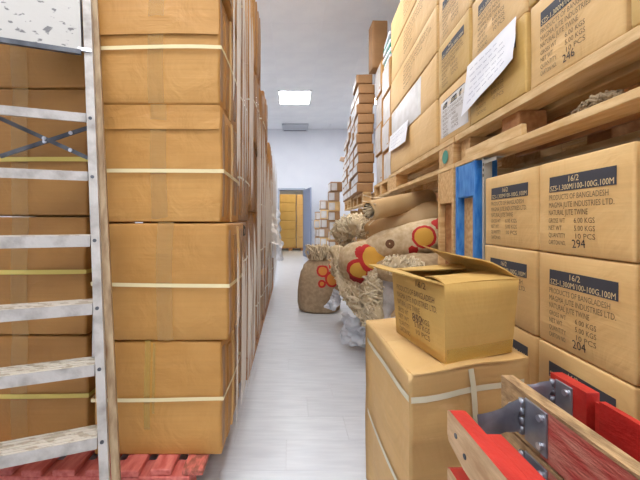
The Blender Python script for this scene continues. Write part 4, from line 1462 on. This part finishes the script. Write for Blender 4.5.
fibre_bundle('cream jute fibre hank cascading down the aisle side of the heap', [(0.37, 2.86, 0.78), (0.42, 2.80, 0.62), (0.47, 2.66, 0.47), (0.56, 2.56, 0.36), (0.63, 2.50, 0.24), (0.66, 2.48, 0.06)], 0.085, 260, 1)
fibre_bundle('cream jute fibre hank hanging below the two printed yellow discs', [(0.70, 2.60, 0.70), (0.64, 2.52, 0.60), (0.60, 2.50, 0.50), (0.60, 2.46, 0.38), (0.64, 2.44, 0.24)], 0.09, 240, 2)
fibre_bundle('cream jute fibre hank heaped below the frayed kraft tube', [(0.40, 3.06, 0.86), (0.50, 3.0, 0.96), (0.60, 2.92, 0.97), (0.70, 2.86, 0.90)], 0.095, 220, 3)
fibre_bundle('cream jute fibre hank stuffed behind the open carton', [(0.66, 2.42, 0.70), (0.78, 2.34, 0.69), (0.92, 2.30, 0.66)], 0.075, 160, 4)
fibre_bundle('small grey-brown jute fibre tuft inside the pallet under the upper cartons', [RW(0.92, 0.05, 1.346), RW(0.98, 0.035, 1.348), RW(1.09, 0.05, 1.342)], 0.017, 90, 5, FIBRE_G, FIBRE_G)
fibre_bundle('cream jute fibre hank at the far side of the heap by the standing sack', [(0.44, 3.35, 0.50), (0.48, 3.2, 0.62), (0.50, 3.1, 0.74), (0.56, 3.1, 0.84)], 0.085, 170, 6)
crumple('plastic_wrap', 'bluish white plastic scrap beside the standing sack', 'plastic wrap', [(0.28, 2.98, 0.25), (0.38, 2.86, 0.25), (0.41, 2.84, 0.42), (0.36, 2.95, 0.44)], PLASTIC, 15, amp=0.035, freq=13)
crumple('plastic_wrap', 'white plastic sheet trailing on the floor under the jute fibre', 'plastic wrap', [(0.37, 2.70, 0.05), (0.60, 2.50, 0.03), (0.56, 2.46, 0.27), (0.40, 2.68, 0.28)], PLASTIC, 16, amp=0.05, freq=12)
crumple('cloth_sack', 'empty grey cloth sack crumpled behind the strapped carton', 'sack', [(0.60, 2.34, 0.16), (0.92, 2.24, 0.20), (0.94, 2.30, 0.62), (0.66, 2.40, 0.60)], GREYCLOTH, 17, amp=0.06, freq=6)

# ------------------------------------------------------------------ strapped carton with the open carton on it
def quad_carton(name, label, cat, base, corners, z0, z1, m, seed):
    """Carton over a four-cornered (slightly racked) plan: corners front-left, front-right, back-right, back-left."""
    c = [Vector((x, y, 0)) - Vector((base[0], base[1], 0)) for x, y in corners]
    bx = Box(2, 2, z1 - z0, seed, 0.0, 0.0)
    def wp(a, b_):
        s, t_ = (a + 1) / 2, (b_ + 1) / 2
        return (c[0] * (1 - s) + c[1] * s) * (1 - t_) + (c[3] * (1 - s) + c[2] * s) * t_
    return c, wp


def racked_box(corners, h, m, seed, bulge=0.008, amp=0.004, r=0.012, topdip=0.0):
    """Returns (mesh builder, point function) for a closed carton over the four corners (local coordinates)."""
    c = [Vector((x, y, 0)) for x, y in corners]
    cx = sum((p for p in c), Vector()) / 4
    def P(a, b_, k, off=0.0):
        s, t_ = (a + 1) / 2, (b_ + 1) / 2
        p = (c[0] * (1 - s) + c[1] * s) * (1 - t_) + (c[3] * (1 - s) + c[2] * s) * t_
        p = p + Vector((0, 0, h * (k + 1) / 2))
        out = Vector((0, 0, 0))
        ex = (c[1] - c[0]).normalized(); ey = (c[3] - c[0]).normalized()
        nx = Vector((ey.y, -ey.x, 0)); ny = Vector((ex.y, -ex.x, 0))
        if nx.dot(ex) < 0: nx = -nx
        if ny.dot(ey) < 0: ny = -ny
        edge_n = (abs(a) > 0.999) + (abs(b_) > 0.999) + (abs(k) > 0.999)
        rr = r * 0.3 if edge_n >= 2 else 0.0
        if abs(a) > 0.999: out += nx * math.copysign(bulge * (1 - b_ * b_) * (1 - k * k) + off - rr, a)
        if abs(b_) > 0.999: out += ny * math.copysign(bulge * (1 - a * a) * (1 - k ** 4) + off - rr, b_)
        if abs(k) > 0.999: out += Vector((0, 0, math.copysign(off - rr, k)))
        if k > 0.999: out.z -= topdip * (1 - a ** 4) * (1 - b_ ** 4)
        q = p + out
        return q + noise.noise_vector(p * 5 + Vector((seed, 0, 0))) * amp
    T = (-1.0, -0.95, -0.6, -0.2, 0.2, 0.6, 0.95, 1.0)
    key, vs, fs = {}, [], []
    def vid(a, b_, k):
        q = (round(a, 3), round(b_, 3), round(k, 3))
        if q not in key:
            key[q] = len(vs); vs.append(P(a, b_, k))
        return key[q]
    for i in range(len(T) - 1):
        for j in range(len(T) - 1):
            s0, s1, t0, t1 = T[i], T[i + 1], T[j], T[j + 1]
            fs.append((vid(s0, -1, t0), vid(s1, -1, t0), vid(s1, -1, t1), vid(s0, -1, t1)))
            fs.append((vid(s1, 1, t0), vid(s0, 1, t0), vid(s0, 1, t1), vid(s1, 1, t1)))
            fs.append((vid(-1, s1, t0), vid(-1, s0, t0), vid(-1, s0, t1), vid(-1, s1, t1)))
            fs.append((vid(1, s0, t0), vid(1, s1, t0), vid(1, s1, t1), vid(1, s0, t1)))
            fs.append((vid(s0, t0, 1), vid(s1, t0, 1), vid(s1, t1, 1), vid(s0, t1, 1)))
            fs.append((vid(s0, t1, -1), vid(s1, t1, -1), vid(s1, t0, -1), vid(s0, t0, -1)))
    return MB().add(vs, fs, m), P


HB = 0.610
BC = [(0.304, 0.866), (0.664, 0.975), (0.660, 1.42), (0.304, 1.318)]
org = Vector((0.48, 1.14, 0))
loc = [(x - org.x, y - org.y) for x, y in BC]
mb, P = racked_box(loc, HB, CB_RIGHT, 5, 0.010, 0.006, 0.03)
big = link('cardboard_carton', mb.mesh('cardboard_carton', True), None, org)
tag(big, 'tall pale carton with white straps carrying the open carton', 'carton')


def ribbon(pts, wvec, m, name, parent):
    vs, fs = [], []
    for p, w in zip(pts, wvec):
        vs += [p - w, p + w]
    for i in range(len(pts) - 1):
        fs.append((2 * i, 2 * i + 2, 2 * i + 3, 2 * i + 1))
    return link(name, MB().add(vs, fs, m).mesh(name, True), parent)


def ring_strap(k, wd):
    pts = []
    for (fa, fb, fixed) in (((-1, -1), (1, -1), 'b'), ((1, -1), (1, 1), 'a'), ((1, 1), (-1, 1), 'b'), ((-1, 1), (-1, -1), 'a')):
        for i in range(10):
            t_ = i / 10
            a, b_ = fa[0] * (1 - t_) + fb[0] * t_, fa[1] * (1 - t_) + fb[1] * t_
            pts.append(P(a, b_, k, 0.005))
    pts.append(pts[0])
    ribbon(pts, [Vector((0, 0, wd / 2))] * len(pts), STRAP_W, 'strap', big)


ring_strap(0.80, 0.016)
ring_strap(-0.10, 0.016)
# strap over the top, running front to back
pts, ws = [], []
ex = (Vector((loc[1][0], loc[1][1], 0)) - Vector((loc[0][0], loc[0][1], 0))).normalized() * 0.009
for i in range(13):
    pts.append(P(0.03, -1, -1 + 2 * i / 12, 0.007)); ws.append(ex)
for i in range(1, 12):
    pts.append(P(0.03, -1 + 2 * i / 12, 1, 0.005)); ws.append(ex)
for i in range(13):
    pts.append(P(0.03, 1, 1 - 2 * i / 12, 0.007)); ws.append(ex)
ribbon(pts, ws, STRAP_W, 'strap', big)
# top flaps: two leaves meeting in the middle, the front one bulging over the edge
for (b0, b1) in ((-1.035, 0.0), (0.01, 1.0)):
    vs, fs = [], []
    nu, nv = 12, 5
    for j in range(nv + 1):
        for i in range(nu + 1):
            a = -0.985 + 1.97 * i / nu
            b_ = b0 + (b1 - b0) * j / nv
            q = P(a, max(-0.99, min(0.99, b_)), 1.0, 0.001)
            if b_ < -0.99:
                q = P(a, -1, 1.0, 0.0) + Vector((0.0, -0.014 * (1 - a * a) - 0.004, -0.004 + 0.006 * (1 - a * a)))
            vs.append(q)
    m0 = len(vs)
    for p in list(vs):
        vs.append(p + Vector((0, 0, 0.004)))
    for j in range(nv):
        for i in range(nu):
            q = j * (nu + 1) + i
            fs += [(m0 + q, m0 + q + 1, m0 + q + nu + 2, m0 + q + nu + 1), (q + nu + 1, q + nu + 2, q + 1, q)]
    rim = [i for i in range(nu + 1)] + [j * (nu + 1) + nu for j in range(1, nv + 1)] + [nv * (nu + 1) + i for i in range(nu - 1, -1, -1)] + [j * (nu + 1) for j in range(nv - 1, 0, -1)]
    nn = len(rim)
    fs += [(rim[i], rim[(i + 1) % nn], m0 + rim[(i + 1) % nn], m0 + rim[i]) for i in range(nn)]
    link('top_flap', MB().add(vs, fs, CB_RIGHT).mesh('top_flap', False), big)

# the open carton
def open_carton():
    z0 = HB + 0.008
    A, B_, C_ = Vector((0.412, 0.909, 0)), Vector((0.367, 1.179, 0)), Vector((0.648, 0.999, 0))
    D = B_ + (C_ - A)
    org = (A + B_ + C_ + D) / 4
    t = thing('cardboard_carton', 'open topped yellowed carton with faded print on the strapped carton', 'carton', (org.x, org.y, z0))
    A, B_, C_, D = A - org, B_ - org, C_ - org, D - org
    h, th = 0.218, 0.004
    cen = Vector((0, 0, 0))
    splay = 0.018
    def top(p):
        return p * (1 + splay / p.length) + Vector((0, 0, h))
    def wall(p, q, m=CB_YEL, name='side_wall'):
        n = 8
        inward = (cen - (p + q) / 2).normalized()
        vs, fs = [], []
        for j in range(7):
            for i in range(n + 1):
                s, k = i / n, j / 6
                b0 = p.lerp(q, s); b1 = top(p).lerp(top(q), s)
                w = b0.lerp(b1, k) - inward * (0.007 * math.sin(math.pi * s) * math.sin(math.pi * k)) + noise.noise_vector(b0 * 6 + Vector((k, 0, 3))) * 0.002
                vs.append(w)
        m0 = len(vs)
        vs += [v + inward * th for v in vs]
        for j in range(6):
            for i in range(n):
                a = j * (n + 1) + i
                fs += [(a, a + 1, a + n + 2, a + n + 1), (m0 + a + n + 1, m0 + a + n + 2, m0 + a + 1, m0 + a)]
        for i in range(n):
            a = 6 * (n + 1) + i
            fs.append((a, a + 1, m0 + a + 1, m0 + a))
            fs.append((i + 1, i, m0 + i, m0 + i + 1))
        return link(name, MB().add(vs, fs, m).mesh(name, True), t)
    wl = wall(B_, A); wall(A, C_); wall(C_, D); wall(D, B_)
    mb = MB(); mb.add([p + Vector((0, 0, zz)) for zz in (0.0, 0.004) for p in (A, C_, D, B_)], [(3, 2, 1, 0), (4, 5, 6, 7), (0, 1, 5, 4), (1, 2, 6, 5), (2, 3, 7, 6), (3, 0, 4, 7)], CB_YEL)
    link('bottom', mb.mesh('bottom'), t)
    # flaps: hinge p->q, direction vector of the free edge, small bend
    def flap(p, q, vec, inset=0.02, bend=0.01, name='flap', vec2=None):
        vec2 = vec2 or vec
        n, mlen = 8, 4
        vs, fs = [], []
        for j in range(mlen + 1):
            for i in range(n + 1):
                s = i / n
                ss = s + (0.5 - s) * inset * j / mlen * 2
                b0 = p.lerp(q, ss)
                v = vec.lerp(vec2, s)
                vs.append(b0 + v * (j / mlen) + Vector((0, 0, bend * math.sin(math.pi * j / mlen) + 0.003 * math.sin(3 * s + j))))
        m0 = len(vs)
        vs += [v - Vector((0, 0, 0.004)) for v in vs]
        for j in range(mlen):
            for i in range(n):
                a = j * (n + 1) + i
                fs += [(a, a + 1, a + n + 2, a + n + 1), (m0 + a + n + 1, m0 + a + n + 2, m0 + a + 1, m0 + a)]
        rim = [i for i in range(n + 1)] + [j * (n + 1) + n for j in range(1, mlen + 1)] + [mlen * (n + 1) + i for i in range(n - 1, -1, -1)] + [j * (n + 1) for j in range(mlen - 1, 0, -1)]
        k = len(rim)
        fs += [(rim[i], rim[(i + 1) % k], m0 + rim[(i + 1) % k], m0 + rim[i]) for i in range(k)]
        return link(name, MB().add(vs, fs, CB_YEL).mesh(name), t)
    tA, tB, tC, tD = top(A), top(B_), top(C_), top(D)
    flap(tB, tA, Vector((-0.085, -0.01, 0.020)), 0.02, 0.004, vec2=Vector((-0.020, -0.006, 0.004)))    # printed side: lifted out to the left at its far end
    flap(tA, tC, Vector((-0.01, 0.125, 0.004)), 0.03, 0.006)                                            # near end: folded in flat
    flap(tC, tD, Vector((-0.125, 0.035, 0.060)), 0.04, 0.012, vec2=Vector((-0.120, 0.0, 0.075)))        # right side: propped up over the opening
    flap(tD, tB, Vector((0.0, -0.115, 0.010)), 0.03, 0.006)                                             # far end
    # tape on the near end
    mb = MB()
    nrm = Vector(((C_ - A).y, -(C_ - A).x, 0)).normalized()
    def F(s, k, off):
        b0 = A.lerp(C_, s); b1 = tA.lerp(tC, s)
        inward = (cen - (A + C_) / 2).normalized()
        return b0.lerp(b1, k) - inward * (0.007 * math.sin(math.pi * s) * math.sin(math.pi * k) + off)
    vs, fs = [], []
    for j in range(5):
        for i in range(9):
            vs.append(F(0.02 + 0.96 * i / 8, 0.02 + 0.17 * j / 4, 0.003))
    for j in range(4):
        for i in range(8):
            a = j * 9 + i
            fs.append((a, a + 1, a + 10, a + 9))
    mb.add(vs, fs, TAPE_G); link('tape', mb.mesh('tape', True), t)
    # faded print on the aisle side
    mb = MB()
    inward = (cen - (A + B_) / 2).normalized()
    def put(s_, u, v, size, wmax, m):
        tv, tf = text_mesh(s_)
        w = max(p[0] for p in tv)
        vs = []
        for (x, y_) in tv:
            s = u + x / w * wmax
            k = v + y_ * size
            b0 = B_.lerp(A, s); b1 = tB.lerp(tA, s)
            vs.append(b0.lerp(b1, k) - inward * (0.007 * math.sin(math.pi * s) * math.sin(math.pi * k) + 0.003))
        mb.add(vs, tf, m)
    put('16/2', 0.52, 0.86, 0.12, 0.2, INK_MED)
    put('PRODUCTS OF BANGLADESH', 0.12, 0.72, 0.11, 0.74, INK_MED)
    put('MAGMA JUTE INDUSTRIES LTD.', 0.12, 0.61, 0.11, 0.78, INK_MED)
    put('NATURAL JUTE TWINE', 0.12, 0.50, 0.11, 0.5, INK_MED)
    for k, (a, b_) in enumerate((('GROSS WT', '6.00 KGS'), ('NET WT', '5.00 KGS'), ('QUANTITY', '10 PCS'), ('CARTON NO.', ''))):
        put(a, 0.12, 0.39 - k * 0.10, 0.10, 0.26, INK_MED)
        if b_: put(b_, 0.5, 0.39 - k * 0.10, 0.10, 0.28, INK_MED)
    o = link('printed_lettering', mb.mesh('printed_lettering'), t)
    mb = MB()
    put('852', 0.46, 0.36, 0.17, 0.20, INK_MED)
    link('handwritten_number', mb.mesh('handwritten_number'), t)


open_carton()

# ------------------------------------------------------------------ red pallet collars (hinged board frames) folded flat in a pile
def collar(label, z, real=True):
    t = thing('pallet_collar', label, 'pallet collar', (0.43, 0.45, z), 0, 'folded red pallet collars')
    o = Vector((0.43, 0.45, 0))
    def part(name, poly, x0, x1, m, lab=None, parent=t):
        mb = MB(); mb.prism([(y_ - o.y, zz) for y_, zz in poly], x0 - o.x, x1 - o.x, 'x', m)
        p = link(name, mb.mesh(name), parent)
        if lab: p['label'] = lab
        return p
    H = 0.100
    # outer board: raw face on the aisle side, red on the other faces
    mb = MB()
    poly = [(0.05, 0.008), (0.560, 0.030), (0.612, 0.044), (0.618, 0.054), (0.618, H - 0.004), (0.608, H), (0.05, H)]
    mb.prism([(a - o.y, b_) for a, b_ in poly], 0.284 - o.x, 0.312 - o.x, 'x', REDBRIGHT)
    n = len(poly)
    mb.mi[-n - 2] = mb.slot(RAWWOOD); mb.mi[-n - 1] = mb.slot(REDBRIGHT)
    mb.mi[-n - 2], mb.mi[-n - 1] = mb.slot(RAWWOOD), mb.slot(REDBRIGHT)
    bd = link('board', mb.mesh('board'), t); bd['label'] = 'red board with raw wood face'
    for (yy, zz) in ((0.585, 0.070), (0.555, 0.055), (0.52, 0.038), (0.47, 0.06)):
        mb = MB(); mb.tube([(0.2825 - o.x, yy - o.y, zz), (0.2845 - o.x, yy - o.y, zz)], 0.0045, STEEL_D, 8); link('nail', mb.mesh('nail'), bd)
    part('board', [(0.05, 0.012), (0.548, 0.012), (0.548, H - 0.004), (0.05, H - 0.004)], 0.316, 0.338, REDBRIGHT)
    # middle board: weathered top edge
    mb = MB()
    mb.box(0.462 - o.x, 0.486 - o.x, 0.05 - o.y, 0.745 - o.y, 0.004, H - 0.004, REDFADE)
    mb.box(0.461 - o.x, 0.487 - o.x, 0.05 - o.y, 0.746 - o.y, H - 0.004, H + 0.002, OLDWOOD)
    mb.box(0.4612 - o.x, 0.4622 - o.x, 0.63 - o.y, 0.7455 - o.y, 0.004, H - 0.004, OLDWOOD)
    bd = link('board', mb.mesh('board'), t); bd['label'] = 'faded red board with a worn bare top edge'
    mb = MB(); mb.tube([(0.457 - o.x, 0.708 - o.y, 0.055), (0.463 - o.x, 0.708 - o.y, 0.055)], 0.008, BOLT, 10); link('bolt', mb.mesh('bolt'), bd)
    # far board in two lengths with a notch between
    part('board', [(0.672, 0.0), (0.765, 0.0), (0.765, H), (0.672, H)], 0.584, 0.610, REDBRIGHT)
    part('board', [(0.05, 0.0), (0.662, 0.0), (0.662, H - 0.012), (0.05, H - 0.012)], 0.592, 0.612, REDBRIGHT)
    part('board', [(0.05, 0.004), (0.640, 0.004), (0.640, H), (0.05, H)], 0.580, 0.592, REDBRIGHT)
    # hinges
    def hinge(xa, ya, xb, yb, plate_x, py0, py1, z0, z1):
        hb = MB()
        nseg = 8
        vs, fs = [], []
        for i in range(nseg + 1):
            s = i / nseg
            x, y_ = xa + (xb - xa) * s, ya + (yb - ya) * s + 0.006 * math.sin(s * math.pi)
            pin = 0.010 * math.sin(math.pi * s) * (1 if s < 0.7 else 0.6)
            vs += [(x - o.x, y_ - o.y, z0 + 0.012 + pin), (x - o.x, y_ - 0.004 - o.y, (z0 + z1) / 2 - 0.018), (x - o.x, y_ + 0.004 - o.y, (z0 + z1) / 2), (x - o.x, y_ - 0.004 - o.y, (z0 + z1) / 2 + 0.018), (x - o.x, y_ - o.y, z1 - 0.006 - pin)]
        for i in range(nseg):
            for k in range(4):
                q = i * 5 + k
                fs.append((q, q + 5, q + 6, q + 1))
        hb.add(vs, fs, STEEL)
        hb.add([(p[0], p[1] + 0.003, p[2]) for p in vs], [f[::-1] for f in fs], STEEL)
        hg = link('hinge', hb.mesh('hinge', True), t); hg['label'] = 'grey steel corner hinge'
        mb = MB(); mb.box(plate_x - 0.004 - o.x, plate_x - o.x, py0 - o.y, py1 - o.y, z0, z1, STEEL, 0.0015)
        link('hinge_plate', mb.mesh('hinge_plate'), hg)
        for k in range(4):                             # knuckles along the fold
            mb = MB(); zz = z0 + (z1 - z0) * (0.12 + 0.22 * k)
            mb.tube([(plate_x - 0.008 - o.x, py1 + 0.002 - o.y, zz), (plate_x - 0.008 - o.x, py1 + 0.002 - o.y, zz + (z1 - z0) * 0.18)], 0.0052, STEEL, 10)
            link('knuckle', mb.mesh('knuckle', True), hg)
        for zz in (z0 + (z1 - z0) * 0.18, z0 + (z1 - z0) * 0.80):
            mb = MB(); c = (plate_x - 0.004 - o.x, py0 + 0.014 - o.y, zz)
            mb.tube([(c[0] - 0.005, c[1], c[2]), (c[0] + 0.002, c[1], c[2])], 0.0065, BOLT, 10)
            link('bolt', mb.mesh('bolt'), hg)
    hinge(0.338, 0.615, 0.455, 0.672, 0.462, 0.610, 0.668, 0.012, 0.094)
    hinge(0.486, 0.742, 0.576, 0.748, 0.584, 0.703, 0.748, 0.012, 0.094)
    return t


NL = ['top', 'second from the top', 'third from the top', 'fourth from the top', 'fifth from the top', 'lowest']
for k in range(6):
    z = 0.562 - k * 0.1035
    collar('red hinged pallet collar, %s in the pile at lower right' % NL[k], z)
# a base under the pile
t = pallet('wooden pallet under the pile of red pallet collars', (0.285, 0.04, 0.0), 0, 0.34, 0.73, 'y', 0.0435, 3, WOOD_D, blk=0.07, bt=0.008, tt=0.012)
